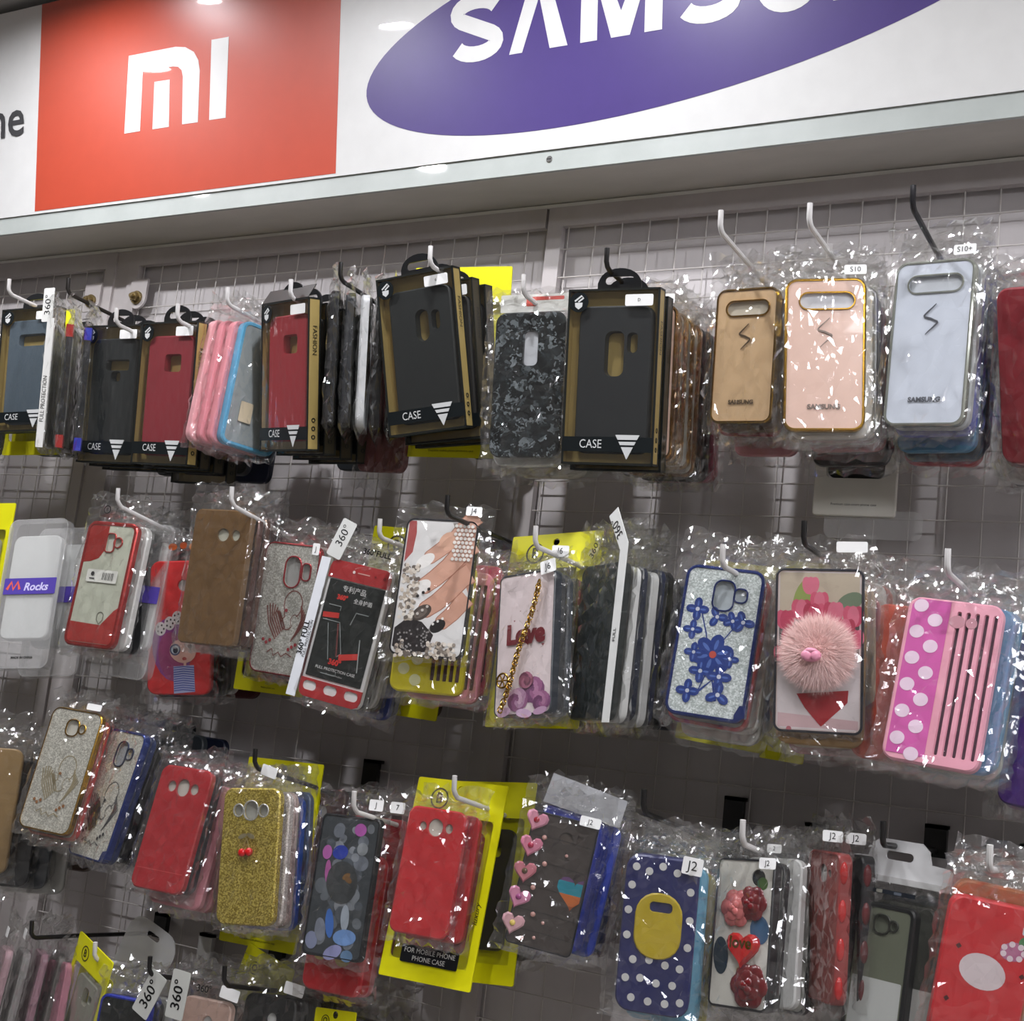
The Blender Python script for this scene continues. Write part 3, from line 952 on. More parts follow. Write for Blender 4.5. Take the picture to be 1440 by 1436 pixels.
# ---- hooks
def hook(x, z, L, hexc, label, group='wire hooks on the grid panels', bend=0.020, rise=0.012, clip=None):
    """x, z: where the upturned tip ends; L: how far it stands off the wall"""
    root = tag(link('display_hook', None, None, (x, -0.016, z - bend - rise)), label, 'hook', group)
    zb = 0.0
    pth = [(0, 0.002, zb), (0, -0.02, zb + rise * 0.1), (0, -(L - 0.03) * 0.6, zb + rise * 0.6), (0, -(L - 0.016) + 0.008, zb + rise * 0.95)]
    tipy = -(L - 0.016)
    pth += [(0, tipy + 0.003, zb + rise + 0.0015), (0, tipy - 0.0005, zb + rise + 0.006), (0, tipy - 0.002, zb + rise + bend)]
    MB().tube(pth, 0.0027, 10).build('wire_arm', mat(hexc, 0.35), root)
    cl = clip or hexc
    c0 = rise - 0.012
    MB().box(-0.011, 0.011, -0.004, 0.004, -0.006, 0.026 + c0).box(-0.011, 0.011, -0.004, 0.010, 0.022 + c0, 0.026 + c0).build('clip', mat(cl, 0.4), root)
    return root

# tip x, tip z, stand-off, colour, label
HOOKS = [
    (-1.5573, 2.0785, 0.225, '#d4d2d0', 'white wire hook above the blue-grey boxed case, far left', 0.012),
    (-1.4268, 2.0674, 0.235, '#26221f', 'black wire hook above the 360 tag on the top row', 0.012),
    (-1.3267, 2.0199, 0.235, '#d4d2d0', 'white wire hook through the tab of the black boxed case, far left', 0.012),
    (-1.1995, 2.0120, 0.255, '#d4d2d0', 'white wire hook through the tab of the left red boxed case', 0.012),
    (-1.1449, 2.0384, 0.23, '#d4d2d0', 'white wire hook holding the pink and blue bumper cases', 0.012),
    (-1.0284, 2.0340, 0.25, '#d4d2d0', 'white wire hook behind the second red boxed case', 0.012),
    (-0.9575, 2.0502, 0.25, '#1b1a1a', 'black upturned wire hook right of the second red boxed case', 0.012),
    (-0.8261, 2.0554, 0.262, '#dcdad8', 'white wire hook through the tab of the tilted black boxed case', 0.012),
    (-0.7184, 2.0245, 0.235, '#d4d2d0', 'white wire hook above the black shell pattern case', 0.012),
    (-0.6159, 2.0428, 0.245, '#1b1a1a', 'black wire hook through the tab of the upright black boxed case', 0.012),
    (-0.4828, 2.0620, 0.27, '#dcdad8', 'white upturned wire hook above the tan gold case', 0.012),
    (-0.3935, 2.0608, 0.27, '#dcdad8', 'white upturned wire hook above the pale pink case', 0.012),
    (-0.2952, 2.0644, 0.28, '#1d1c20', 'black upturned wire hook above the pale silver case', 0.012),
    (-1.2575, 1.7777, 0.25, '#d4d2d0', 'white wire hook above the red framed clear case', 0.045),
    (-1.0735, 1.7819, 0.25, '#d4d2d0', 'white wire hook above the glossy brown case', 0.045),
    (-0.8668, 1.7514, 0.235, '#cfcdca', 'white wire hook in front of the yellow card with 360 lettering', 0.012),
    (-0.7628, 1.7737, 0.265, '#1b1a1a', 'black wire hook above the painted nails case', 0.012),
    (-0.6587, 1.7456, 0.255, '#d4d2d0', 'white wire hook above the love lettering case', 0.012),
    (-0.4599, 1.7350, 0.245, '#cfcdca', 'white wire hook above the blue flower glitter case', 0.012),
    (-0.3780, 1.7570, 0.26, '#1b1a1a', 'black wire hook above the pompom case', 0.012),
    (-0.2469, 1.7344, 0.27, '#d4d2d0', 'white wire hook above the pink striped case', 0.012),
    (-0.9889, 1.4854, 0.245, '#1b1a1a', 'black wire hook above the gold glitter case', 0.045),
    (-0.8552, 1.4548, 0.235, '#cfcdca', 'white wire hook above the pebble print case', 0.045),
    (-0.7297, 1.4860, 0.24, '#cfcdca', 'white wire hook through the yellow pouch of the glossy red case', 0.045),
    (-0.5087, 1.4990, 0.265, '#1b1a1a', 'black wire hook above the navy polka dot case', 0.045),
    (-0.4178, 1.4828, 0.245, '#cfcdca', 'white wire hook above the rose and heart case', 0.045),
    (-0.2946, 1.4978, 0.235, '#1b1a1a', 'black wire hook in the tab of the clear hanging pack', 0.012),
    (-0.2034, 1.4908, 0.245, '#cfcdca', 'white wire hook above the red printed case, bottom right', 0.012),
    (-1.2979, 1.2464, 0.24, '#151414', 'long black wire hook at the bottom left corner', 0.012),
    (-1.2156, 1.2335, 0.214, '#cfcdca', 'white wire hook tip in the yellow card, bottom left', 0.045),
    (-1.0986, 1.2409, 0.245, '#151414', 'black wire hook tip above the blue rimmed case', 0.045),
    (-0.9941, 1.2493, 0.24, '#151414', 'black wire hook tip beside the lower yellow card', 0.045),
]
for hx, hz, hl, hc, hlab, hr in HOOKS:
    hook(hx, hz, hl, hc, hlab, rise=hr)

# ---------------------------------------------------------------- top row
PINKG = mat('#dcb9a6', 0.25, 0.0, 0.6)
GOLDRIM = mat('#b98f2e', 0.2, 1.0)
def spec(key):
    return PLACE[key][6], PLACE[key][7]

def s_logo(o, w, h, zz, k=0.15, hexc='#6f6455'):
    """slanted S swash drawn as one tapering ribbon"""
    top = [(0.42, 1.45), (0.10, 1.12), (-0.25, 0.80), (-0.55, 0.50), (-0.66, 0.34), (-0.62, 0.24), (-0.40, 0.16)]
    pth = top + [(0.0, 0.05)] + [(-p[0], -p[1]) for p in top[::-1]]
    MB().plate(pg(stroke([(p[0] * k * w, p[1] * k * w) for p in pth], lambda t: 0.0005 + 0.0013 * math.sin(math.pi * min(1, max(0, t))))), (), -T / 2 - 0.0004, -T / 2 + 0.0003).build('logo_mark', mat(hexc, 0.3, 0.6), o, (0, 0, zz))

# far left: blue-grey boxed case, yellow card behind it
boxed('A1', 'blue-grey boxed phone case with black CASE band, far left of top row', '#4a5863', 'hslot2', stick='')
yellow_card('A1', 'yellow card pack peeking out behind the blue-grey boxed case', case='#39424a', place=(-1.585, -0.125, 1.957, 6, 3, -2, 0.110, 0.215), mark='B', foot='')
boxed('A1', 'dark boxed phone case behind the far left yellow card', '#2a2e30', 'hslot2', place=(-1.545, -0.09, 1.945, 4, 3, 0, 0.103, 0.18), detail=False, stick=None)

# narrow packs turned edge on, with a 360 tag
for k, (nm, hexc, edge) in enumerate((('white', '#dcdcd8', '#7a2f2c'), ('charcoal', '#222426', '#a02a26'), ('black', '#1b1c22', '#2d35a8'))):
    pl = (-1.462 + 0.020 * k, -0.205 + 0.014 * k, 1.926 - 0.002 * k, -52, 3, 4.5 - k, 0.082, 0.166)
    o = root_at('phone_case', pl, '%s edged phone case seen side on, %s of three beside the black boxed case' % (nm, ('leftmost', 'middle', 'rightmost')[k]))
    shell(o, pl[6], pl[7], mat(hexc, 0.35), mat('#1c1d1f', 0.3) if k else mat('#cfcfcb', 0.4), 'round', fw=0.04)
    if k:
        for z0 in (0.0, pl[7] - 0.016):
            MB().box(pl[6] / 2 - 0.010, pl[6] / 2 + 0.0006, -0.0046, 0.0046, z0 - 0.0005, z0 + 0.0165).build('corner_guard', mat(edge, 0.3), o)
    bagged(o, pl[6], pl[7], seed(), top=0.040, side=0.007)
    if k == 0:
        sp = MB().box(pl[6] / 2 + 0.006, pl[6] / 2 + 0.0066, -0.0045, 0.0045, -0.005, pl[7] + 0.003).build('white_spine', mat('#d6d6d2', 0.45), o)
        text('lettering', 'FULL PROTECTION', 0.0052, BLACK, sp, pl[6] / 2 + 0.0069, pl[7] * 0.36, 0.0, rot=R(90), face='side')
        tg = MB().plate(rr(0.020, 0.046, 0.002, n=2), (), -0.0006, 0.0).build('tag', mat('#d9d9d5', 0.45), o, (pl[6] / 2 - 0.004, -0.007, pl[7] + 0.022))
        tg.rotation_euler = (0, 0, R(52))
        text('lettering', '360\u00b0', 0.011, BLACK, tg, 0, 0, -0.0008, rot=R(90))

boxed('A3', 'black boxed phone case left of the first red boxed case', '#181d1e', 'slotpill', stick='')
boxed('A4', 'red boxed phone case with black band, left of the pink bumper cases', '#8f2531', 'sq', stick='')
for k, hc in enumerate(('#2a2c2b', '#222221', '#2b2322')):
    boxed('A4', 'black edged boxed phone case, %s behind the left red boxed case' % ORD[k], hc, 'sq', dy=0.024 * (k + 1), dx=0.002 * k, dz=-0.010 if k == 2 else 0.0, detail=False, stick=None)
for k, hc in enumerate(('#23282a', '#1f2223')):
    boxed('A3', 'black edged boxed phone case, %s behind the far left black one' % ORD[k], hc, 'slotpill', dy=0.024 * (k + 1), detail=False, stick=None)

# pink and blue bumper cases seen from the side
for k, (nm, hexc) in enumerate((('pale pink', '#e0a0a6'), ('rose pink', '#d98993'), ('coral pink', '#dc8f98'), ('sky blue', '#5aa0c4'))):
    pl = (-1.168 + 0.0135 * k, -0.185 + 0.004 * k, 1.923, 72, 0, 3.5, 0.078, 0.160)
    o = root_at('phone_case', pl, '%s bumper case hanging side on in the %s bag of the pastel set' % (nm, ('leftmost', 'second', 'third', 'rightmost')[k]))
    shell(o, pl[6], pl[7], mat('#8f9698' if k == 3 else hexc, 0.25), mat(hexc, 0.3), 'round', fw=0.07, t=0.011)
    bagged(o, pl[6], pl[7], seed(), top=0.034, side=0.006, t=0.011)
    if k == 3:
        sticker(o, '', -0.012, 0.045, -0.0064, 0.018, 0.026, hexc='#cdbfa6')

boxed('A6', 'red boxed phone case with open top flap beside the side-on cases', '#a3202d', 'sq', stick='', flap=True)
for k in range(3):
    boxed('A6', 'black boxed phone case, %s behind the open topped red boxed case' % ORD[k], '#1c1d1e', 'sq', dy=0.024 * (k + 1), dx=0.007 * (k + 1), detail=False, stick=None)

# dark and white cases turned edge on
for k, (nm, hexc) in enumerate((('black', '#17181b'), ('dark grey', '#25272b'), ('white', '#d4d6d8'), ('jet black', '#101113'), ('glossy black', '#15161a'))):
    pl = (-0.985 + 0.0150 * k, -0.205 + 0.010 * k, 1.945, -58, 4, 4, 0.080, 0.158)
    o = root_at('phone_case', pl, '%s phone case edge on, %s of five left of the tilted boxed case' % (nm, ORD[k]))
    shell(o, pl[6], pl[7], mat(hexc, 0.22), None, 'round', t=0.010)
    bagged(o, pl[6], pl[7], seed(), top=0.030, side=0.008, bot=0.014, t=0.010)
o = root_at('phone_case', (-0.945, -0.14, 1.905, -10, 4, 3, 0.08, 0.16), 'dark red phone case in a clear bag low behind the edge-on cases')
shell(o, 0.08, 0.16, mat('#6d3a3a', 0.4), None, 'round')
bagged(o, 0.08, 0.16, seed(), bot=0.02)

# tilted black boxed case, boxes and yellow card behind it
boxed('A8', 'tilted black boxed phone case with gold inner tray under white hook', '#171c1c', 'pillpair', stick='6')
boxed('A8', 'black boxed phone case directly behind the tilted one', '#23211f', 'pillpair', dy=0.026, dx=0.008, dz=-0.004, droll=1.5, detail=False, stick='')
boxed('A8', 'black boxed phone case, deepest behind the tilted one', '#23211f', 'pillpair', dy=0.048, dx=0.010, dz=-0.004, droll=3, detail=False, stick=None)
yellow_card('A8y', 'yellow card pack behind the tilted black boxed case', case='#46442e', dy=0.015)

# black shell pattern case
w, h = spec('A9')
o = root_at('phone_case', PLACE['A9'], 'black shell flake phone case in a shiny clear bag')
shell(o, w, h, pearl(), None, 'vslot', insert='#b9bcc0')
bagged(o, w, h, seed(), top=0.026, side=0.013, bot=0.010)
hd = MB().plate(rr(w * 0.98, 0.020, 0.001, n=1), (), 0.0012, 0.0020).build('header_card', mat('#cfcfc9', 0.5), o, (0.002, 0, h + 0.011))
art('header_print', [(rr(0.044, 0.004, 0.001, 0.012, 0.005, 2), '#c8534a'), (rr(0.012, 0.009, 0.001, -0.004, 0.001, 2), '#cf5c50')], 0.0011, hd)
behind('A9', 'black shell flake case', [('white', '#c9cac6', {'dz': -0.006}), ('dark grey', '#3a3d3f'), ('brown', '#5a4438'), ('ivory', '#c9c3b0', {'dz': -0.008})], pitch=0.016, side=0.014)

boxed('A10', 'upright black boxed phone case with pale glare and CASE band', '#191d1f', 'pillbig', stick='D')
boxed('A10', 'black boxed phone case behind the upright black boxed case', '#232425', 'pillbig', dy=0.026, dx=-0.002, dz=-0.001, detail=False, stick=None)

# rose gold cases fanned out behind the upright box
w, h = spec('A11')
o = root_at('phone_case', PLACE['A11'], 'rose pink phone case with gold edge behind the upright boxed case')
shell(o, w, h, mat('#d7b5a2', 0.3), mat('#b88a4a', 0.2, 1.0), 'round')
bagged(o, w, h, seed(), top=0.030)
sticker(o, '', w * 0.30, h + 0.006, -0.006, 0.024, 0.010)
behind('A11', 'rose pink gold edged case', [('gold edged pink', '#c39a52', {'kind': 'frame', 'metal': 1.0, 'rough': 0.22}), ('gold edged cream', '#c8a15a', {'kind': 'frame', 'metal': 1.0, 'rough': 0.22}), ('gold edged tan', '#b88d45', {'kind': 'frame', 'metal': 1.0, 'rough': 0.22}),
        ('bronze edged', '#a87b45', {'kind': 'frame', 'metal': 1.0, 'rough': 0.25}), ('navy black', '#191b24'), ('black', '#151619'), ('magenta', '#a32650'), ('crimson', '#9c2238')], pitch=0.0135, sway=0.0015)

# tan gold, pale pink and silver cases
def logo_case(key, label, hexc, rim, tg, insert, ink, front, items, zt=0.0):
    w, h = spec(key)
    o = root_at('phone_case', PLACE[key], label)
    shell(o, w, h, mat(hexc, 0.18, 0.0, 0.5), rim, 'hslot', insert=insert, ring=rim, fw=0.045)
    s_logo(o, w, h, h * 0.64, 0.13, ink)
    text('lettering', 'SAMSUNG', w * 0.060, mat(ink, 0.3, 0.5), o, 0, h * 0.155, -T / 2 - 0.0002, bold=0.0003, sx=1.05)
    bagged(o, w, h, seed(), top=0.038, side=0.010, nz=15)
    if tg:
        sticker(o, tg, w * 0.36, h + 0.007, -0.0066, 0.021, 0.0095, size=0.0052)
    behind(key, front, items, pitch=0.0135, sway=0.001, top=0.036)
    return o
logo_case('A12', 'tan gold phone case with gold rim and horizontal camera slot', '#c7a983', GOLDRIM, '', '#b9b3a4', '#6b5a45', 'tan gold case',
          [('dark brown', '#4a2c25', {'dz': -0.004}), ('red', '#a02533', {'dz': -0.006}), ('white', '#c5c5c2'), ('grey', '#8b8b8c'), ('pink', '#c98a90', {'dz': -0.014})])
logo_case('A13', 'pale pink phone case with gold rim and S10 sticker', '#e2c2b3', GOLDRIM, 'S10', '#cfd2d8', '#7d7068', 'pale pink case',
          [('white', '#d0cfcb'), ('silver edged', '#b9babb', {'kind': 'frame', 'metal': 1.0}), ('mauve', '#a88a96'), ('pale grey', '#b8b7b4'), ('red', '#a93a44'), ('black', '#1b1b1d', {'dz': -0.014})])
logo_case('A14', 'pale silver phone case with clear rim and S10+ sticker', '#c9cfd9', mat('#b9bdb2', 0.15, 0.7), 'S10+', '#b4b8bd', '#6c6f76', 'pale silver case',
          [('clear', '#bfc3c6'), ('blue', '#2438b8'), ('sky blue', '#4d86a8', {'dz': -0.012}), ('navy', '#161c30', {'dz': -0.017}), ('red', '#b32438', {'dz': -0.024})])
o = root_at('card_pack', (-0.385, -0.08, 1.875, 4, 2, 0, 0.085, 0.16), 'white printed card pack low behind the pale pink case', 'card pack')
MB().plate(rr(0.085, 0.16, 0.003), [rr(0.06, 0.10, 0.006, 0, 0.01)], -0.004, 0.004, 0.001).build('card', mat('#cfccc2', 0.5), o, (0, 0, 0.08))
MB().plate(rr(0.058, 0.10, 0.008), (), -0.002, 0.003).build('case_body', BLACK, o, (0, 0, 0.09))
text('lettering', 'Premium case smart phone case', 0.0026, BLACK, o, 0, 0.012, -0.0043)
MB().plate(rr(0.10, 0.03, 0.008), (), 0.0, 0.001).build('clear_tongue', film('pack'), o, (0.02, 0.0, -0.008), smooth=False)

w, h = spec('A15')
o = root_at('phone_case', PLACE['A15'], 'matte crimson phone case cut off by the right edge, top row')
shell(o, w, h, mat('#8d1626', 0.5), None, 'strip')
bagged(o, w, h, seed(), top=0.028, side=0.013, bot=0.016)
behind('A15', 'matte crimson case', [('pale pink', '#d5a3a5'), ('dark red', '#6d1c25'), ('white', '#c9c9c6', {'dz': -0.01}), ('black', '#1a1a1c')], pitch=0.014, side=0.012)

# ---------------------------------------------------------------- second row
# far left yellow card with handwriting
yellow_card('B1', 'yellow card pack with handwritten edge, far left of second row', note='edge', case='#aeb0a2', place=(-1.585, -0.18, 1.665, 8, -4, -3, 0.105, 0.205), mark='B', foot='')

def rocks(key, label, place=None, detail=True):
    pl = place or PLACE[key]
    w, h = pl[6], pl[7]
    o = root_at('rigid_case_pack', pl, label, 'case pack')
    shell(o, w * 0.98, h, mat('#d9dbd9', 0.3), None, None, t=0.011)
    PW, PH = w * 1.22, h * 1.44
    pk = MB().plate(rr(PW, PH, 0.012), (), -0.0085, -0.0078, 0.0005)
    pk.plate(rr(PW, PH, 0.012), [rr(PW - 0.004, PH - 0.004, 0.010)], -0.0082, 0.007, 0.0)
    pko = pk.build('clear_pack', film('pack'), o, (0, 0, h * 0.44), smooth=False)
    b = MB().plate(rr(w * 1.06, h * 0.155, 0.0005, n=1), (), -0.0092, -0.0087).build('purple_band', mat('#4f3f9c', 0.4), o, (0.001, 0, h * 0.50))
    if detail:
        text('lettering', 'Rocks', h * 0.075, mat('#c9c3e8', 0.4), b, w * 0.13, -h * 0.01, -0.0095, shear=0.2, bold=0.0004)
        art('zigzag_mark', [(stroke([(-0.46, -.06), (-0.38, 0.08), (-0.33, -.06), (-0.25, 0.08), (-0.20, -.06)], 0.055), '#d8604f')], -0.0094, b, w)
        text('lettering', 'MADE IN CHINA', h * 0.022, mat('#30302e', 0.4), pko, 0.006, -PH * 0.43, -0.0089, bold=0.0002)
    return o
rocks('B1', 'rigid clear pack with white case and purple band, left of second row')
x, y, z, ya, ti, ro, w, h = PLACE['B1']
rocks('B1', 'rigid clear pack with purple band behind the leftmost rigid pack', (x + 0.02, y + 0.035, z - 0.006, ya, ti, ro, w, h), False)
rocks('B1', 'rigid clear pack with purple band behind the red framed case', (-1.283, -0.165, 1.655, 4, -3, 2, 0.074, 0.140), False)
behind('B1', 'leftmost rigid pack', [('black', '#191a1c', {'dx': 0.03}), ('charcoal', '#2a2b2d', {'dx': 0.034})], lead=0.055, pitch=0.014)

# red framed clear case
w, h = spec('B2')
o = root_at('phone_case', PLACE['B2'], 'clear phone case with red metallic frame and barcode sticker')
RED_M = mat('#a8332f', 0.25, 0.55)
shell(o, w, h, mat('#b4b7a6', 0.3), RED_M, [rr(0.15 * w, 0.28 * w, 0.04 * w, 0.02 * w, h / 2 - 0.34 * w), el(0.07 * w, 0.07 * w, 0.17 * w, h / 2 - 0.33 * w)], ring=mat('#b0403a', 0.3, 0.5), insert='#b9bbae', fw=0.07)
q = h / w / 2
art('red_corner_panels', [([(-.44, q - .07), (-.06, q - .07), (-.06, q - .46), (-.15, q - .60), (-.30, q - .66), (-.44, q - .68)], '#8f2b26'), ([(-.44, -q + .07), (.44, -q + .07), (.44, -q + .66), (.36, -q + .60), (.16, -q + .36), (-.44, -q + .38)], '#9c3530')], -T / 2 + 0.0006, o, w, loc=(0, 0, h / 2))
lb = sticker(o, '', -0.0 * w, h * 0.56, -T / 2 - 0.0003, w * 0.60, h * 0.10, hexc='#d8d8d0')
art('barcode', [(rr(0.006 if k % 3 else 0.011, 0.12, 0.0005, 0.02 + k * 0.021, 0.0, 1), '#2a2a2a') for k in range(11)] + [(el(0.035, 0.035, -0.18, 0.03), '#3a3a3a'), (rr(0.10, 0.02, 0.002, -0.18, -0.045, 1), '#4a4a4a')], -0.0006, lb, w)
art('shield_mark', [(stroke(arc(0, 0, .07, .08, 30, 150, 6) + [(-.06, -.04), (0, -.11), (.06, -.04), (.061, .04)], 0.015), '#6b6c60')], -T / 2 + 0.0004, o, w, loc=(0.01, 0, h * 0.24))
bo = bagged(o, w, h, seed(), top=0.038, side=0.008)
MB().plate(el(0.0055, 0.0055, n=18), [el(0.0044, 0.0044, n=18)], -0.0072, -0.0070).build('round_mark', BLACK, bo, (-0.012, 0, h / 2 + 0.015))
text('lettering', 'B', 0.005, BLACK, bo, -0.012, h / 2 + 0.015, -0.0072)
text('lettering', 'Baseus', 0.0048, BLACK, bo, 0.011, h / 2 + 0.015, -0.0072)
behind('B2', 'red framed clear case', [('white', '#cfcfcb'), ('black', '#18191b', {'dx': 0.01}), ('dark silver', '#56585c', {'dx': 0.012}), ('black', '#161718', {'dx': 0.015})], pitch=0.019)
yellow_card('B2', 'yellow edged card pack low behind the red framed case', case='#2b2b22', place=(-1.245, -0.07, 1.645, 2, 0, 2, 0.10, 0.17), foot='')

# red case with a drawn girl
w, h = spec('B3')
o = root_at('phone_case', PLACE['B3'], 'bright red phone case printed with a girl in striped top')
shell(o, w, h, mat('#d22a2c', 0.35), None, [el(0.08 * w, 0.08 * w, 0.03 * w, h / 2 - 0.36 * w)])
g = [(el(.30, .46, -.12, -.32, R(12)), '#8a3a86'), (el(.22, .36, -.10, -.42, R(12)), '#9a3f70')]
for cx, cz in ((-.30, -.02), (-.16, .06), (-.04, .14)):
    g.append((el(.085, .10, cx, cz), '#ddd6d4'))
    for a in range(5):
        g.append((el(.014, .016, cx + .05 * math.cos(a * 1.26), cz + .055 * math.sin(a * 1.26)), '#2c2226'))
g += [(el(.21, .17, .06, -.34, R(-12)), '#e3b3a4'), (el(.085, .085, -.06, -.32), '#4a4e70'), (el(.062, .062, -.06, -.32), '#c9d6de'), (el(.04, .045, -.055, -.33), '#23263a'),
      (el(.075, .05, .17, -.26, R(-10)), '#e8d6d0'), (el(.03, .035, .17, -.27), '#2e2b3c'), (el(.035, .025, .09, -.45), '#b3403a'), (rr(.04, .10, .01, .10, -.52, 2), '#e3b3a4'),
      (pg([(-.08, -.56), (.24, -.54), (.27, -.92), (-.06, -.95)]), '#aeb4d8')]
for k in range(11):
    zz = -.58 - k * .033
    g.append((stroke([(-.078 + .002 * k, zz), (.08, zz + .018), (.245 + .002 * k, zz + .004)], 0.013), '#3d4aa0'))
art('girl_print', g, -T / 2 - 0.0002, o, w, loc=(0, 0, h / 2), step=0.00002)
bagged(o, w, h, seed(), top=0.040, side=0.009)
hd = art('header_print', [(el(.07, .05, -.15, 0), '#b0562e'), (el(.06, .05, .02, .02), '#a84c2a'), (el(.05, .05, .16, 0), '#c77a3a')], -0.003, o, w, loc=(0, 0, h + 0.018))
behind('B3', 'red girl print case', [('black', '#17181a'), ('grey', '#6a6b6c')], pitch=0.016)

# glossy brown case
w, h = spec('B4')
o = root_at('phone_case', PLACE['B4'], 'glossy brown phone case with two camera holes')
shell(o, w, h, mat('#6b5133', 0.14, 0.0, 0.8), None, 'ovals', insert='#b9b9a8', r=0.10 * w)
bagged(o, w, h, seed(), top=0.034, side=0.009, amp=0.9)
behind('B4', 'glossy brown case', [('plum brown', '#5a403a', {'rough': 0.15, 'metal': 0.4}), ('bronze', '#6a4f44', {'rough': 0.15, 'metal': 0.5}), ('dark plum', '#43333a'), ('smoke', '#4a4648')], pitch=0.013)
yellow_card('B4', 'yellow card pack low behind the glossy brown case', case='#55503a', place=(-1.085, -0.120, 1.640, 3, 0, 1, 0.105, 0.185), foot='Mobile phone case')

# clear glitter case with red rim and swan drawing
def swan(hexc, dots, s=1.0):
    L = []
    pth = arc(.12, .12, .16, .20, -60, 210, 16) + [(-.02, -.02)] + arc(.05, -.16, .10, .10, 120, 330, 8)
    L.append((stroke(pth, .016), hexc))
    L.append((stroke(arc(.18, -.12, .07, .09, 20, 250, 10), .009), hexc))
    for k in range(7):
        L.append((stroke([(-.12 + .025 * k, -.42 + .03 * k), (-.27 + .025 * k, -.20 + .04 * k), (-.34 + .05 * k, .06 + .045 * k - k * k * .012)], .020), hexc))
        L.append((stroke([(.16 + .012 * k, -.42 + .02 * k), (.28 + .004 * k, -.26 + .03 * k), (.40 - .022 * k, -.06 + .03 * k)], .017), hexc))
    for (a, b) in ((-.32, -.44), (-.26, -.48), (-.20, -.44), (.20, -.50), (.26, -.46), (.15, -.54), (.02, .02)):
        L.append((el(.026, .026, a, b), dots))
    L.append((stroke([(-.22, -.62), (-.14, -.56), (-.10, -.66), (-.02, -.60), (.04, -.66), (.12, -.60), (.22, -.64)], .018), hexc))
    return L
w, h = spec('B5')
SILV = glitter('#a9a89e', '#dcdcd4', 700, 0.25, 0.35)
o = root_at('phone_case', PLACE['B5'], 'silver glitter phone case with red rim and swan drawing')
shell(o, w, h, SILV, mat('#9c2f34', 0.25, 0.6), 'pill1', ring=mat('#a8303a', 0.25, 0.4), insert='#9b9c98', fw=0.03)
art('swan_print', swan('#7d4a44', '#9c2f38'), -T / 2 + 0.0005, o, w, loc=(0.002, 0, h * 0.48))
bagged(o, w, h, seed(), top=0.030)
sticker(o, 'J', w * 0.43, h - 0.004, -0.0068, 0.010, 0.014, size=0.006)
behind('B5', 'silver glitter swan case', [('clear', '#a8a9a2'), ('red edged', '#8c2d30', {'kind': 'frame'}), ('grey', '#565857'), ('black', '#1a1b1c')], pitch=0.014)

# white pack with red frame and 360 print
w, h = spec('B6')
o = root_at('phone_case', PLACE['B6'], 'red and white 360 full protection case pack with black insert')
REDF = mat('#a52a2c', 0.4)
bs = h * 0.115
oval3 = [rr(0.22 * w, 0.13 * w, 0.06 * w, k * 0.34 * w, -h / 2 + 0.16 * w) for k in (-1, 0, 1)]
MB().plate(rr(w, h, 0.10 * w), (), -T / 2 + 0.0012, T / 2, 0.001).build('case_body', mat('#dcdcda', 0.35), o, (0, 0, h / 2))
tp = [(-w / 2 + 0.008, h / 2), (w / 2 - 0.008, h / 2), (w / 2 - 0.002, h / 2 - 0.003), (w / 2, h / 2 - 0.009), (w / 2, h / 2 - 0.021), (-w / 2, h / 2 - 0.021), (-w / 2, h / 2 - 0.009), (-w / 2 + 0.002, h / 2 - 0.003)]
tpo = MB().plate(pg(tp), (), -T / 2 - 0.0002, -T / 2 + 0.002).build('top_band', REDF, o, (0, 0, h / 2))
art('sensor_marks', [(el(.022, .022, -.10, 0), '#e8d9d4'), (rr(.20, .014, .006, .06, .0, 2), '#d8a9a0'), (el(.018, .016, .25, .0), '#7c1c1e'), (el(.024, .024, .40, .0), '#7c1c1e')], -T / 2 - 0.0005, tpo, w, loc=(0, 0, h / 2 - 0.010))
MB().plate(pg([(-p, -q_) for p, q_ in tp]), oval3, -T / 2 - 0.0002, -T / 2 + 0.002).build('bottom_band', REDF, o, (0, 0, h / 2))
ic = MB().plate(rr(w * 0.90, h * 0.71, 0.0008, n=1), (), -T / 2 + 0.0002, -T / 2 + 0.0015).build('black_insert', mat('#1e2321', 0.35), o, (0, 0, h * 0.505))
yt = -T / 2 - 0.0002
text('lettering', '\u4e13\u5229\u4ea7\u54c1', h * 0.036, mat('#d9d9d6'), ic, -w * 0.02, h * 0.300, yt)
text('lettering', '360\u00b0', h * 0.034, mat('#c8342e'), ic, -w * 0.18, h * 0.235, yt, bold=0.0004)
text('lettering', '\u5168\u8eab\u62a4\u76fe', h * 0.028, mat('#d9d9d6'), ic, w * 0.16, h * 0.230, yt)
text('lettering', '360\u00b0', h * 0.040, mat('#c8342e'), ic, -w * 0.04, -h * 0.225, yt, bold=0.0004)
text('lettering', 'FULL PROTECTION CASE', h * 0.021, mat('#d9d9d6'), ic, 0, -h * 0.280, yt)
text('lettering', 'Patented Product', h * 0.014, mat('#b9b9b6'), ic, 0, -h * 0.315, yt)
art('case_drawing', [(stroke([(-.42, .18), (-.16, .21)], .075), '#c23a34'), (stroke([(-.40, .12), (-.12, .12), (.02, -.30), (-.04, -.36)], .012), '#8f9593'), (stroke([(-.30, .08), (-.16, -.42)], .010), '#8f9593'), (stroke([(-.14, .10), (-.04, -.36)], .022), '#6f3b38'),
                     (stroke([(.0, -.36), (.30, -.28)], .085), '#c23a34'), (stroke([(.05, .12), (.10, .30), (.30, .30)], .012), '#8f9593'), (stroke([(-.36, .34), (-.16, .34), (-.16, .28)], .012), '#8f9593'),
                     (stroke([(.26, -.05), (.34, -.50)], .016), '#9fa5a3'), (stroke([(-.22, -.62), (.02, -.62), (.02, -.56)], .012), '#8f9593')], yt - 0.0001, ic, w)
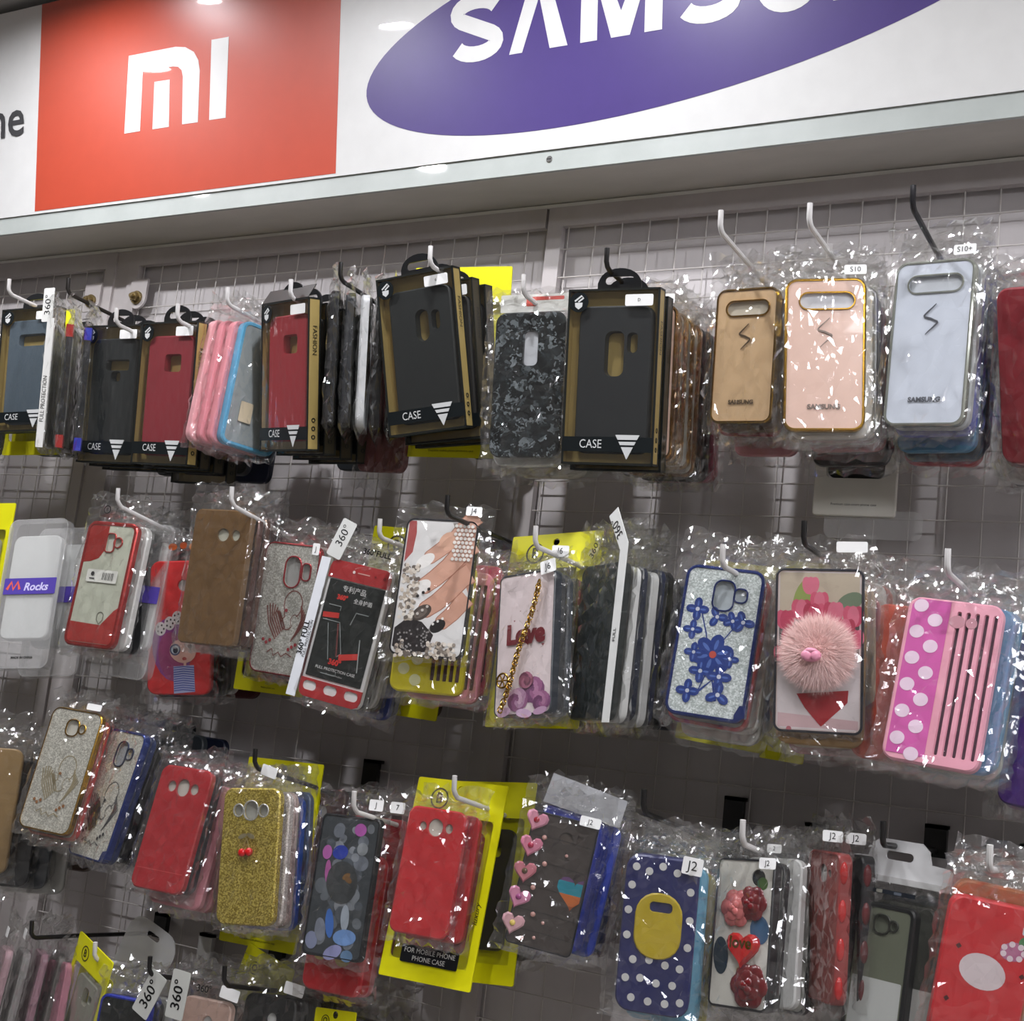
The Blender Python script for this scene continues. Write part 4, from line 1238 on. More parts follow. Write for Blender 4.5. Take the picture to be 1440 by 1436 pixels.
bo = bagged(o, w, h, seed(), top=0.030, side=0.009)
sp = MB().plate(pg([(-w * .5 - 0.013, -h * .52), (-w * .5 - 0.001, -h * .52), (-w * .5 - 0.001, h * .50), (-w * .5 - 0.013, h * .50)]), (), -0.0064, -0.0058).build('white_strip', mat('#d3d6da', 0.35), bo)
text('lettering', '360\u00b0 FULL', 0.0066, BLACK, sp, -w * .5 - 0.0092, -h * .10, -0.0067, rot=R(90), bold=0.0002)
text('lettering', 'FULL PROTECTION', 0.0036, BLACK, sp, -w * .5 - 0.0035, -h * .10, -0.0067, rot=R(90))
tg = MB().plate(rr(0.020, 0.046, 0.002, n=2), (), -0.0066, -0.006).build('tag', mat('#c9cac6', 0.4), bo, (-w * 0.42, 0, h / 2 + 0.024))
tg.rotation_euler = (0, R(14), 0)
text('lettering', '360\u00b0', 0.010, BLACK, tg, 0, 0.004, -0.0068, rot=R(90))
text('lettering', '360\u00b0FULL', 0.0065, BLACK, bo, w * 0.20, h / 2 + 0.016, -0.0075, bold=0.0002)
behind('B6', 'white 360 case pack', [('black', '#191a1b'), ('white', '#c9cac8'), ('charcoal', '#2a2b2c'), ('blue cornered', '#23398c', {'dz': -0.006}), ('black', '#17181a')], pitch=0.0125, sway=0.001)
yellow_card('B6', 'yellow card pack behind the red and white 360 pack', window=False, place=(-0.900, -0.115, 1.650, 4, -2, 2, 0.128, 0.222), foot='')

# painted nails case
w, h = spec('B7')
o = root_at('phone_case', PLACE['B7'], 'phone case printed with a hand with painted nails and pearls')
shell(o, w, h, mat('#cfcac6', 0.25), mat('#1a1b20', 0.25), 'ovals', insert='#caa08c', fw=0.03, r=0.11 * w)
q = h / w / 2
S_, SD = '#c79a86', '#a97763'
def finger(bx, bz, tx, tz, wd, col):
    d = math.atan2(tz - bz, tx - bx)
    tip = [(tx + wd / 2 * math.cos(d + R(a)), tz + wd / 2 * math.sin(d + R(a))) for a in range(90, -91, -20)]
    return [(bx - math.sin(d) * wd * .55, bz + math.cos(d) * wd * .55)] + tip + [(bx + math.sin(d) * wd * .55, bz - math.cos(d) * wd * .55)]
def nail(cx, cz, rx, rz, ro_):
    return el(rx, rz, cx, cz, ro_)
g = [(rr(.94, 2 * q - .06, .08, n=4), '#d9d8d6'), (pg([(-.46, q - .04), (-.36, q - .04), (-.34, q - .20), (-.36, q - .46), (-.46, q - .60)]), '#a5504e'), (pg([(.14, q - .04), (.46, q - .04), (.46, q - .56), (.34, q - .40)]), '#8d8780')]
g += [(pg([(.47, .95), (.30, .88), (.20, .60), (.47, -.05)]), '#b98974')]
def bent(pts, wd, col, shade):
    n = len(pts)
    tipd = math.atan2(pts[-1][1] - pts[-2][1], pts[-1][0] - pts[-2][0])
    out = []
    for wk, c in ((wd, shade), (wd * 0.90, col)):
        body = stroke(pts, lambda t: wk * (1.08 - 0.20 * t))
        tip = el(wk * 0.46, wk * 0.45, pts[-1][0], pts[-1][1], tipd, 16)
        out += [(body, c), (tip, c)]
    return out
F1 = bent([(.46, .98), (.34, .86), (.20, .66), (.02, .50), (-.10, .40)], .22, '#d0a490', '#a6735e')
F2 = bent([(.47, .62), (.34, .52), (.16, .28), (.0, .12), (-.12, .02)], .26, '#cda08b', '#a06c57')
F3 = bent([(.47, .22), (.36, .14), (.20, -.06), (.06, -.20), (-.06, -.29)], .26, '#c89a85', '#9c6853')
F4 = bent([(.47, -.10), (.40, -.18), (.30, -.32), (.18, -.44)], .23, '#c59782', '#98644f')
g += F4 + [(el(.115, .078, .12, -.50, R(36)), '#1d1b1c')]
g += F3 + [(el(.145, .088, -.12, -.34, R(36)), '#4a403a'), (el(.10, .05, -.13, -.35, R(36)), '#6d625a')]
g += F2 + [(el(.155, .088, -.18, -.02, R(38)), '#e9e7e3')]
g += F1 + [(el(.145, .078, -.17, .34, R(38)), '#e9e7e3'), (el(.14, .12, .12, .62, R(35)), '#d8ac94')]
g += [(pg([(-.46, -.56), (-.30, -.42), (-.10, -.46), (.08, -.62), (.02, -.84), (-.26, -.90), (-.46, -.80)]), '#231f20')]
rg = random.Random(3)
for k in range(260):
    t = k / 130
    cx, cz = (-.44 + rg.random() * .22, .28 - rg.random() * .72) if k < 120 else (-.42 + rg.random() * .84, -.72 - rg.random() * .20)
    if k >= 120 and -.30 < cx < .02 and cz > -.86:
        continue
    g.append((el(.026, .026, cx, cz, n=8), rg.choice(('#cfc4b6', '#8d8378', '#b5a898', '#6b625a', '#e0d8cc'))))
for i in range(5):
    for j in range(9):
        g.append((el(.024, .024, min(.45, .20 + i * .055 + (j % 2) * .027), q - .08 - j * .055, n=8), '#e4e2dc'))
for k in range(40):
    g.append((el(.014, .014, -.40 + rg.random() * .42, -.55 - rg.random() * .32, n=6), '#8d8a88'))
for k in range(3):
    g.append((el(.022, .022, -.20 + .07 * k, -.13 + .05 * k, n=8), '#1c1a1a'))
    g.append((el(.018, .018, .06 + .06 * k, -.48 + .04 * k, n=8), '#e8e6e2'))
    g.append((el(.02, .02, -.17 + .06 * k, -.36 + .05 * k, n=8), '#c9c3bb'))
art('hand_print', g, -T / 2 + 0.0006, o, w, loc=(0, 0, h / 2), step=0.0000035)
bagged(o, w, h, seed(), top=0.020, side=0.014, bot=0.006)
sticker(o, 'J4', w * 0.42, h + 0.010, -0.007, 0.018, 0.010, size=0.0062)

# yellow case with dots and slots under it
def dots_case(key, label, body, hexdot, slots, place=None, side='l', pos=None, dy=0.0):
    pl = place or PLACE[key]
    w, h = pl[6], pl[7]
    o = root_at('phone_case', pl, label, dy=dy)
    shell(o, w, h, body, None, [rr(0.045 * w, h * 0.80, 0.01 * w, 0.06 * w + k * 0.085 * w, 0, 2) for k in range(5)] if slots else None, insert='#4a2230', r=0.13 * w)
    b = MB()
    n = 11
    for k in range(n):
        b.plate(el(.078 * w, .078 * w, (-.33 if k % 2 else -.16) * w, h / 2 - .13 * h - k * h * .078, n=18), (), -T / 2 - 0.0003, -T / 2 + 0.0005)
    b.build('dots', mat(hexdot, 0.4), o, (0, 0, h / 2))
    bagged(o, w, h, seed(), top=0.03, side=0.012, bot=0.008)
    return o
dots_case('B7b', 'yellow phone case with pale dots and slots under the painted nails case', mat('#cfc21a', 0.35), '#d9d8a8', True)
x, y, z, ya, ti, ro, w, h = PLACE['B7b']
dots_case('B7b', 'pink slotted phone case behind the yellow slotted case', mat('#d58a94', 0.35), '#d9a8ae', True, (x + 0.012, y + 0.016, z - 0.006, ya - 4, ti, ro + 1, w, h))
dots_case('B7b', 'rose red slotted phone case, second behind the yellow slotted case', mat('#c43f5c', 0.35), '#d9a8ae', True, (x + 0.014, y + 0.032, z + 0.004, ya - 6, ti, ro + 1, w, h))
behind('B7b', 'yellow slotted case', [('bluish grey', '#7d86a0'), ('steel blue', '#566080'), ('clear grey', '#8d8e90')], pitch=0.013, lead=0.040, sway=0.002)

# love lettering case with a gold chain
w, h = spec('B8')
o = root_at('phone_case', PLACE['B8'], 'white love lettering phone case with roses and gold chain')
shell(o, w, h, mat('#ddd0ce', 0.3), mat('#2a3038', 0.3), [rr(0.22 * w, 0.30 * w, 0.06 * w, 0.0, h / 2 - 0.42 * w), el(0.05 * w, 0.06 * w, 0.2 * w, h / 2 - 0.36 * w)], insert='#b9bcc0', fw=0.025, r=0.09 * w, t=0.011)
def rose(cx, cz, r_, cols, n=4, sq=0.8):
    L = []
    for k in range(n):
        f = 1 - k / n
        for a in range(5 if k < n - 1 else 1):
            an = a * 1.257 + k * .6
            L.append((el(r_ * f * .62, r_ * f * .5, cx + r_ * f * .42 * math.cos(an), cz + r_ * f * .42 * sq * math.sin(an), an + 1.57, 10), cols[(k + a) % len(cols)]))
    L.append((el(r_ * .12, r_ * .1, cx, cz, 0, 8), cols[0]))
    return L
q = h / w / 2
g = [(rr(.92, 2 * q - .08, .07, n=4), '#d9cbcb')]
for cx, cz, s_ in ((-.2, .32, .03), (.1, .28, .025), (.28, .18, .03), (-.3, .12, .02), (.32, -.05, .05), (-.1, .45, .02), (.2, .42, .02)):
    g.append((heart(cx, cz, s_), '#8a4a4c'))
g.append((heart(.05, .02, .13, R(10)), '#7d1f26'))
PU = ('#7c4a72', '#9a6088', '#b07a9c', '#6a3c60')
g += rose(.18, -.66, .22, PU) + rose(-.08, -.78, .20, ('#8f5c80', '#b088a4', '#c6a2b8', '#7a4a6c')) + rose(.34, -.82, .17, PU) + rose(.06, -.52, .14, ('#8a5064', '#a86a80', '#6d3c50'))
g += [(el(.12, .06, -.30, -.94, R(15)), '#c7a6c0'), (el(.14, .06, .05, -.97, R(-8)), '#c9abc6'), (el(.12, .05, .33, -.95, R(10)), '#b893b0')]
art('rose_print', g, -0.0055 + 0.0006, o, w, loc=(0, 0, h / 2), step=0.00002)
text('lettering', 'Love', w * 0.26, mat('#6d1f27', 0.3), o, 0.02 * w, h * 0.555, -0.0062, bold=0.0016, sx=0.95)
cb = MB()
N = 34
for k in range(N):
    t_ = k / (N - 1)
    cx, cz = w * (0.27 - 0.50 * t_ - 0.10 * t_ * t_ + 0.02 * math.sin(9 * t_)), h * (0.40 - 0.86 * t_)
    ax = (0.5 if k % 2 else -0.5) + 0.3 * math.sin(k)
    cb.tube([(cx + 0.0027 * math.cos(u) * math.cos(ax), -0.0105 + 0.0027 * math.cos(u) * math.sin(ax) * 0.8, cz + 0.0036 * math.sin(u)) for u in [2 * math.pi * i / 9 for i in range(9)]], 0.0009, 5, True)
co = cb.build('chain', mat('#c9a355', 0.2, 1.0), o, (0, 0, h / 2))
ch = MB()
ch.tube([(0.0075 * math.cos(u), 0, 0.0075 * math.sin(u)) for u in [2 * math.pi * i / 16 for i in range(16)]], 0.0011, 6, True)
for a in range(3):
    ch.tube([(0.007 * math.cos(a * 1.05), 0, 0.007 * math.sin(a * 1.05)), (-0.007 * math.cos(a * 1.05), 0, -0.007 * math.sin(a * 1.05))], 0.0008, 5)
ch.build('wheel_charm', mat('#8f6f2e', 0.3, 1.0), co, (-w * 0.30, -0.011, -h * 0.26))
bagged(o, w, h, seed(), top=0.018, side=0.018, bot=0.010, t=0.016)
sticker(o, 'J6', w * 0.42, h + 0.001, -0.0105, 0.020, 0.014, rot=R(8), size=0.007)
yellow_card('B8y', 'yellow card pack behind the love lettering case', case='#4a4a38', foot='Exquisite mobile phone protective', mark='B')
sticker(link('sticker_tag', None, None, (-0.655, -0.205, 1.728)), 'J6', 0, 0, 0, 0.020, 0.012, size=0.0065).parent.name = 'price_tag'
tag(bpy.data.objects['price_tag'], 'small white J6 tag above the love lettering case', 'tag')
behind('B8', 'love lettering case', [('charcoal', '#2c3136', {'s': 1.0}), ('slate', '#3a4148')], pitch=0.014)

# black case in a crumpled bag with a long white strip
w, h = spec('B9')
o = root_at('phone_case', PLACE['B9'], 'matte black phone case in a crumpled bag with 360 strip')
shell(o, w, h, mat('#1f2624', 0.4), None, [rr(0.14 * w, 0.36 * w, 0.06 * w, 0.0, h / 2 - 0.40 * w)], insert='#3f4644')
bo = bagged(o, w, h, seed(), top=0.045, side=0.014, bot=0.012, amp=1.4)
st = MB().plate(pg([(w * .44, -h * .52), (w * .44 + 0.012, -h * .52), (w * .44 + 0.013, h * .60), (w * .44 - 0.012, h * .60 + 0.040), (w * .44 - 0.026, h * .60 + 0.032), (w * .44, h * .56)]), (), -0.0095, -0.0088).build('white_strip', mat('#cbccc9', 0.4), bo)
text('lettering', '360\u00b0', 0.0105, BLACK, st, w * .44 - 0.009, h * .60 + 0.018, -0.0099, rot=R(128))
text('lettering', 'FULL', 0.0046, BLACK, st, w * .44 + 0.006, h * 0.02, -0.0099, rot=R(90))
text('lettering', '360\u00b0', 0.0085, BLACK, bo, -w * 0.16, h / 2 + 0.016, -0.009, rot=R(62))
behind('B9', 'crumpled bag black case', [('black and white', '#d0d1ce', {'kind': 'frame'}), ('navy', '#1d2436'), ('white', '#c9cac8'), ('dark blue', '#1b2440'), ('black', '#17181b')], pitch=0.0135, sway=0.004, top=0.045, side=0.010)

# blue rimmed glitter case with flowers
w, h = spec('B10')
o = root_at('phone_case', PLACE['B10'], 'silver glitter phone case with blue rim and blue flowers')
BLUEM = mat('#1f3478', 0.22, 0.55)
shell(o, w, h, glitter('#a9b2ae', '#e2e8e6', 750, 0.2, 0.35), BLUEM, 'j', ring=BLUEM, insert='#9ba3a6', fw=0.05)
BL = '#1d3578'
def blossom(cx, cz, r_, n=5, col=BL, core='#b8bcc4', rot=0.0):
    L = [(el(r_ * .56, r_ * .40, cx + r_ * .58 * math.cos(rot + a * 6.283 / n), cz + r_ * .58 * math.sin(rot + a * 6.283 / n), rot + a * 6.283 / n, 12), col) for a in range(n)]
    L += [(el(r_ * .30, r_ * .10, cx + r_ * .55 * math.cos(rot + a * 6.283 / n), cz + r_ * .55 * math.sin(rot + a * 6.283 / n), rot + a * 6.283 / n, 8), '#4a64a4') for a in range(n)]
    return L + [(el(r_ * .2, r_ * .2, cx, cz, 0, 10), core)]
g = [(stroke([(-.22, .42), (-.10, .10), (.0, -.30), (-.10, -.62)], .016), BL), (stroke([(.25, .26), (.12, .05), (.02, -.10)], .014), BL), (stroke([(-.10, -.62), (.06, -.45), (.14, -.70)], .03), BL)]
g += blossom(-.26, .40, .13, 4) + blossom(-.28, .14, .11, 4) + blossom(.0, .33, .12, 3) + blossom(.20, .30, .11, 4, rot=.4) + blossom(.33, .30, .13, 3, rot=2)
g += blossom(.02, -.14, .23, 6, core='#b0483a', rot=.3) + blossom(.24, -.17, .10, 4) + blossom(-.22, -.14, .11, 4) + blossom(-.10, -.36, .13, 4) + blossom(.14, -.40, .14, 4) + blossom(-.22, -.62, .13, 4) + blossom(.16, -.62, .14, 3, rot=3.6)
art('flower_print', g, -T / 2 + 0.0005, o, w, loc=(-0.02 * w, 0, h * 0.49), step=0.000008)
MB().plate(pg([(w / 2 - 0.010, -h / 2 + 0.001), (w / 2 + 0.0004, -h / 2 + 0.006), (w / 2 + 0.0004, -h / 2 + 0.018), (w / 2 - 0.006, -h / 2 + 0.017), (w / 2 - 0.010, -h / 2 + 0.008)]), (), -T / 2 - 0.0003, T / 2).build('corner_guard', BLUEM, o, (0, 0, h / 2))
bagged(o, w, h, seed(), top=0.036, side=0.010, bot=0.008)
behind('B10', 'blue rimmed flower case', [('red edged', '#b0382e', {'kind': 'frame', 'dz': -0.004}), ('cream', '#c9c8bf', {'dz': -0.008}), ('white', '#cfcfca', {'dz': -0.017}), ('clear', '#b0b1ac'), ('grey', '#777876')], pitch=0.014, sway=0.001, top=0.036)
yellow_card('B10', 'yellow card pack low behind the blue rimmed flower case', case='#5a5a3a', window=False, place=(-0.478, -0.120, 1.640, 5, -3, 4, 0.110, 0.19), foot='')

# tulip case with a fur pompom
w, h = spec('B11')
o = root_at('phone_case', PLACE['B11'], 'tulip print phone case with pink fur pompom and red heart')
shell(o, w, h, mat('#cbb9b2', 0.3), mat('#20212a', 0.3), [rr(0.20 * w, 0.22 * w, 0.06 * w, 0.02 * w, h / 2 - 0.24 * w), el(0.07 * w, 0.08 * w, 0.22 * w, h / 2 - 0.24 * w)], insert='#b3a184', fw=0.035, r=0.10 * w)
q = h / w / 2
g = [(rr(.92, 2 * q - .08, .08, n=4), '#cfc6c6'), (pg([(-.45, .30), (.45, .30), (.45, q - .05), (-.45, q - .05)]), '#b9ac98'), (pg([(-.45, -.05), (.45, -.05), (.45, .35), (-.45, .35)]), '#4e4a48'),
     (pg([(-.45, -.72), (.45, -.78), (.45, -q + .06), (-.45, -q + .06)]), '#c4a6a8'), (el(.16, .10, .34, .56, R(30)), '#6a7a62'), (el(.10, .22, -.18, .62, R(-20)), '#8a9a52')]
rg = random.Random(11)
for (cx, cz, r_) in ((-.10, .74, .11), (.0, .56, .12), (-.20, .46, .13), (-.05, .40, .15), (.16, .44, .13), (-.38, .34, .12), (-.30, .12, .14), (.38, .40, .13), (.40, .14, .12), (.30, .26, .12), (-.42, -.05, .10), (.10, .26, .14)):
    for a in (-.35, .35, 0):
        g.append((el(r_ * .52, r_ * .95, cx + a * r_, cz, -a * .5, 12), rg.choice(('#b8405c', '#c95570', '#a8344e', '#d06e84'))))
g += [(pg([(-.24, -.50), (.34, -.44), (.33, -.58), (.04, -.86), (-.14, -.66)]), '#9c2028'), (el(.03, .03, -.32, -.90), '#a05a62')]
art('tulip_print', g, -T / 2 + 0.0006, o, w, loc=(0, 0, h / 2), step=0.00001)
pb = MB()
rg = random.Random(21)
PR = w * 0.345
for k in range(7000):
    u, v = rg.random() * 2 * math.pi, math.acos(rg.uniform(-0.45, 1.0))
    d = Vector((math.sin(v) * math.cos(u), -math.cos(v), math.sin(v) * math.sin(u)))
    d2 = (d + Vector((rg.gauss(0, .22), rg.gauss(0, .22), rg.gauss(0, .22) - 0.08))).normalized()
    p0 = Vector((d.x * PR, d.y * PR * 0.42, d.z * PR)) * 0.70
    L_ = PR * rg.uniform(0.45, 0.78)
    p1 = p0 + Vector((d2.x * L_, d2.y * L_ * 0.5, d2.z * L_))
    sd = d2.cross(Vector((rg.gauss(0, 1), rg.gauss(0, 1), rg.gauss(0, 1)))).normalized() * 0.00034
    s2 = d2.cross(sd).normalized() * 0.00034
    i0 = len(pb.v)
    pb.v += [tuple(p0 + sd), tuple(p0 - sd * .5 + s2), tuple(p0 - sd * .5 - s2), tuple(p1)]
    for f in ((0, 1, 3), (1, 2, 3), (2, 0, 3)):
        pb.face(tuple(i0 + t for t in f))
pb.ball((0, 0, 0), PR * 0.80, PR * 0.36, PR * 0.80, 18, 10)
po = pb.build('fur_pompom', mat('#f3d6d1', 0.9, 0.0, 0.0, 0.1, 0.06), o, (0.0 * w, -T / 2 - PR * 0.30, h * 0.485))
nb = MB().ball((0, 0, 0), w * 0.115, 0.004, w * 0.075, 18, 10)
nb.ball((-w * .045, -0.0032, w * .0), w * .055, 0.0025, w * .06).ball((w * .045, -0.0032, w * .0), w * .055, 0.0025, w * .06).ball((0, -0.003, w * .055), w * .07, 0.0022, w * .03)
nb.build('charm', mat('#d88fa6', 0.3), po, (-w * 0.05, -PR * 0.62, -w * 0.03))
bagged(o, w, h, seed(), top=0.030, side=0.010, bot=0.006, t=T + 0.004)
sticker(o, '', w * 0.36, h + 0.020, -0.008, 0.028, 0.010, size=0.004)
behind('B11', 'tulip pompom case', [('floral gold', '#9c7a4a', {'dz': -0.009}), ('beige', '#bfae98', {'dz': -0.012}), ('rose', '#a8646c', {'dz': -0.016}), ('white', '#c9c7c2'), ('orange red', '#b8523c'), ('clear', '#b5b3ae'), ('dusty pink', '#b07a78')], pitch=0.014, sway=0.002)
yellow_card('B11', 'yellow card pack low behind the tulip pompom case', window=False, place=(-0.428, -0.100, 1.640, 4, -2, 3, 0.045, 0.205), foot='')

# pink case with dotted panel and slots
w, h = spec('B12')
o = root_at('phone_case', PLACE['B12'], 'pink phone case with polka dot panel and dark vertical slots')
hs = [rr(0.030 * w, h * 0.86, 0.010 * w, 0.05 * w + k * 0.094 * w, 0, 2) for k in range(5)]
shell(o, w, h, mat('#dc9bab', 0.4), None, hs, insert='#4a2038', r=0.13 * w, t=0.010)
MB().plate(pg([(-w / 2 + 0.0036, -h / 2 + 0.006), (-0.05 * w, -h / 2 + 0.006), (-0.05 * w, h / 2 - 0.002), (-w / 2 + 0.008, h / 2 - 0.002), (-w / 2 + 0.0036, h / 2 - 0.008)]), (), -0.0054, -0.0046).build('magenta_panel', mat('#c2559c', 0.4), o, (0, 0, h / 2))
b = MB()
for k in range(12):
    b.plate(el(.078 * w, .072 * w, (-.36 if k % 2 == 0 else -.19) * w, h / 2 - .055 * h - k * h * .0815, n=20), (), -0.0057, -0.0050)
b.build('dots', mat('#ddc7d6', 0.4), o, (0, 0, h / 2))
art('lens_marks', [(el(.085, .07, .0, .0), '#b98590'), (el(.06, .06, .15, .0), '#b98590')], -0.0052, o, w, loc=(0.04 * w, 0, h * 0.87))
bagged(o, w, h, seed(), top=0.036, side=0.014, bot=0.012, t=0.012, amp=1.2)
behind('B12', 'pink striped case', [('light blue', '#5f93bd', {'dx': 0.006}), ('sky blue', '#6fa3c4', {'dx': 0.008}), ('cream', '#c9c3b0', {'dx': 0.008}), ('white', '#c6c6c2', {'dx': 0.01})], pitch=0.015, side=0.013, top=0.036)
behind('B12', 'pink slotted case, left side', [('coral', '#b8503c', {'dx': -0.045}), ('rose red', '#a83a48', {'dx': -0.045}), ('clear', '#a9a6a2', {'dx': -0.042})], pitch=0.015, lead=0.035, side=0.010)

w, h = spec('B13')
o = root_at('phone_case', PLACE['B13'], 'fuzzy purple phone case cut off by the right edge')
shell(o, w, h, mat('#46256e', 0.75, 0.0, 0.0, 0.2, 0.25), None, 'small')
bagged(o, w, h, seed(), top=0.060, side=0.012, bot=0.014)
behind('B13', 'fuzzy purple case', [('lilac', '#9a86b0'), ('white', '#c6c6c4')], pitch=0.016, side=0.012, top=0.06)
# ---------------------------------------------------------------- third row
w, h = spec('C0')
o = root_at('phone_case', PLACE['C0'], 'tan leather look phone case cut off by the left edge')
shell(o, w, h, mat('#8a7047', 0.4), None, [rr(0.07 * w, 0.22 * w, 0.03 * w, 0.12 * w, h / 2 - 0.42 * w)], insert='#2a2620')
bagged(o, w, h, seed(), top=0.05, side=0.010)
behind('C0', 'tan leather look case', [('black', '#16181b', {'dx': 0.016, 'dz': -0.014}), ('dark blue', '#1c242c', {'dx': 0.020, 'dz': -0.018}), ('white', '#b9b9b4', {'dx': 0.024, 'dz': -0.022})], pitch=0.026, top=0.05)

SIL2 = glitter('#a3a196', '#dad8cc', 800, 0.25, 0.35)
w, h = spec('C1')
o = root_at('phone_case', PLACE['C1'], 'silver glitter phone case with gold rim and swan drawing')
shell(o, w, h, SIL2, GOLDRIM, 'round', ring=GOLDRIM, insert='#b4b2a8', fw=0.03)
art('swan_print', swan('#8f8468', '#8a5f3a'), -T / 2 + 0.0005, o, w, loc=(0, 0, h * 0.46))
bagged(o, w, h, seed(), top=0.024, side=0.010)
sticker(o, '', w * 0.30, h + 0.006, -0.0066, 0.022, 0.008)
behind('C1', 'gold rimmed swan case', [('red edged', '#a3302e', {'kind': 'frame', 'dz': -0.008, 'dx': -0.004}), ('black', '#1a1c1e', {'dz': -0.013}), ('dark grey', '#33363a', {'dz': -0.016}), ('black', '#161819')], pitch=0.013)

w, h = spec('C2')
o = root_at('phone_case', PLACE['C2'], 'silver glitter phone case with blue rim and dark wing drawing')
shell(o, w, h, SIL2, BLUEM, 'j', ring=mat('#2a3450', 0.3, 0.4), insert='#8f9294', fw=0.04)
g = swan('#4a4a4c', '#26282c')
for k in range(6):
    g.append((stroke([(-.10 + .02 * k, -.46 + .02 * k), (-.30 + .03 * k, -.22 + .05 * k)], .035), '#2c2d30'))
art('wing_print', g, -T / 2 + 0.0005, o, w, loc=(0, 0, h * 0.44))
MB().plate(pg([(w / 2 - 0.012, -h / 2 + 0.001), (w / 2 + 0.0004, -h / 2 + 0.006), (w / 2 + 0.0004, -h / 2 + 0.016), (w / 2 - 0.009, -h / 2 + 0.014)]), (), -T / 2 - 0.0003, T / 2).build('corner_guard', BLUEM, o, (0, 0, h / 2))
bagged(o, w, h, seed(), top=0.024, side=0.009)
behind('C2', 'blue rimmed wing case', [('dark blue', '#1c2c54'), ('black', '#17191b'), ('charcoal', '#232629'), ('black', '#15171a'), ('smoke grey', '#34383a')], pitch=0.013, sway=0.001)

w, h = spec('C3')
REDG = mat('#9c2a2e', 0.16, 0.0, 0.7)
o = root_at('phone_case', PLACE['C3'], 'glossy dark red phone case left of the gold glitter case')
shell(o, w, h, REDG, None, 'trio', insert='#a8a49a')
art('seam', [(stroke([(-.44, 0), (.44, 0)], .008), '#c0504e')], -T / 2 - 0.0001, o, w, loc=(0, 0, h * 0.16))
bagged(o, w, h, seed(), top=0.022, side=0.011, bot=0.008)
behind('C3', 'glossy dark red case', [('dark grey', '#2e3034'), ('pink', '#c98a92', {'dz': -0.014}), ('light pink', '#d59aa0', {'dz': -0.018}), ('rose', '#c47e8a', {'dz': -0.020})], pitch=0.013, sway=0.003)
o = root_at('paper_band', (-1.072, -0.150, 1.360, 6, -8, 1, 0.040, 0.026), 'orange paper band round the pink cases beside gold glitter case', 'paper band')
MB().plate(rr(0.040, 0.026, 0.001, n=1), (), -0.0005, 0.0005).build('paper', mat('#c9561f', 0.5), o, (0, 0, 0.013))

w, h = spec('C4')
o = root_at('phone_case', PLACE['C4'], 'gold glitter phone case with a red cherry charm')
hs = holes_for('trio', w, h)
shell(o, w, h, glitter('#8f7a1c', '#e3cf6a', 800, 0.45, 0.35, 0.7), None, hs, ring=glitter('#a8a8a4', '#f0f0ec', 1500, 0.5, 0.3), insert='#9c9c94')
cy = -T / 2 - 0.003
cbm = MB().ball((-0.0045, cy, -0.004), 0.0050, 0.0035, 0.0048).ball((0.0045, cy, -0.003), 0.0050, 0.0035, 0.0048)
cho = cbm.build('cherries', mat('#c01a1c', 0.15, 0, 0.8), o, (-0.002, 0, h * 0.55))
MB().tube([(-0.004, cy, 0.0), (-0.001, cy, 0.008), (0.0005, cy, 0.012)], 0.0006, 5).tube([(0.005, cy, 0.001), (0.002, cy, 0.008), (0.0005, cy, 0.012)], 0.0006, 5).build('stems', mat('#c9b878', 0.3, 0.6), cho)
MB().plate(el(0.006, 0.0026, -0.005, 0.014, R(20), 12), (), cy - 0.0005, cy + 0.0005).plate(el(0.0055, 0.0026, 0.006, 0.0145, R(-25), 12), (), cy - 0.0005, cy + 0.0005).build('leaves', mat('#b8ad86', 0.25, 0.6), cho)
bagged(o, w, h, seed(), top=0.018, side=0.006, bot=0.008, t=T + 0.006)
behind('C4', 'gold glitter cherry case', [('white glitter', '#c9c2bc', {'mat': glitter('#a89f9a', '#e0d9d4', 900, 0.2, 0.4)}), ('pale pink glitter', '#c9aaa4', {'mat': glitter('#b09590', '#dcc6c0', 900, 0.2, 0.4)}), ('blue edged', '#1f4a9c', {'kind': 'frame', 'dz': -0.005}), ('grey blue', '#59687c')], pitch=0.013, sway=0.0015)
yellow_card('C4y', 'yellow card pack behind the gold glitter cherry case', case='#3b4a5a', mark='B')
sticker(link('size_tag', None, None, (-0.975, -0.235, 1.462)), '', 0, 0, 0, 0.022, 0.012, size=0.0065, rot=R(-10))
tag(bpy.data.objects['size_tag'], 'small white rounded tag above the gold glitter case', 'tag')

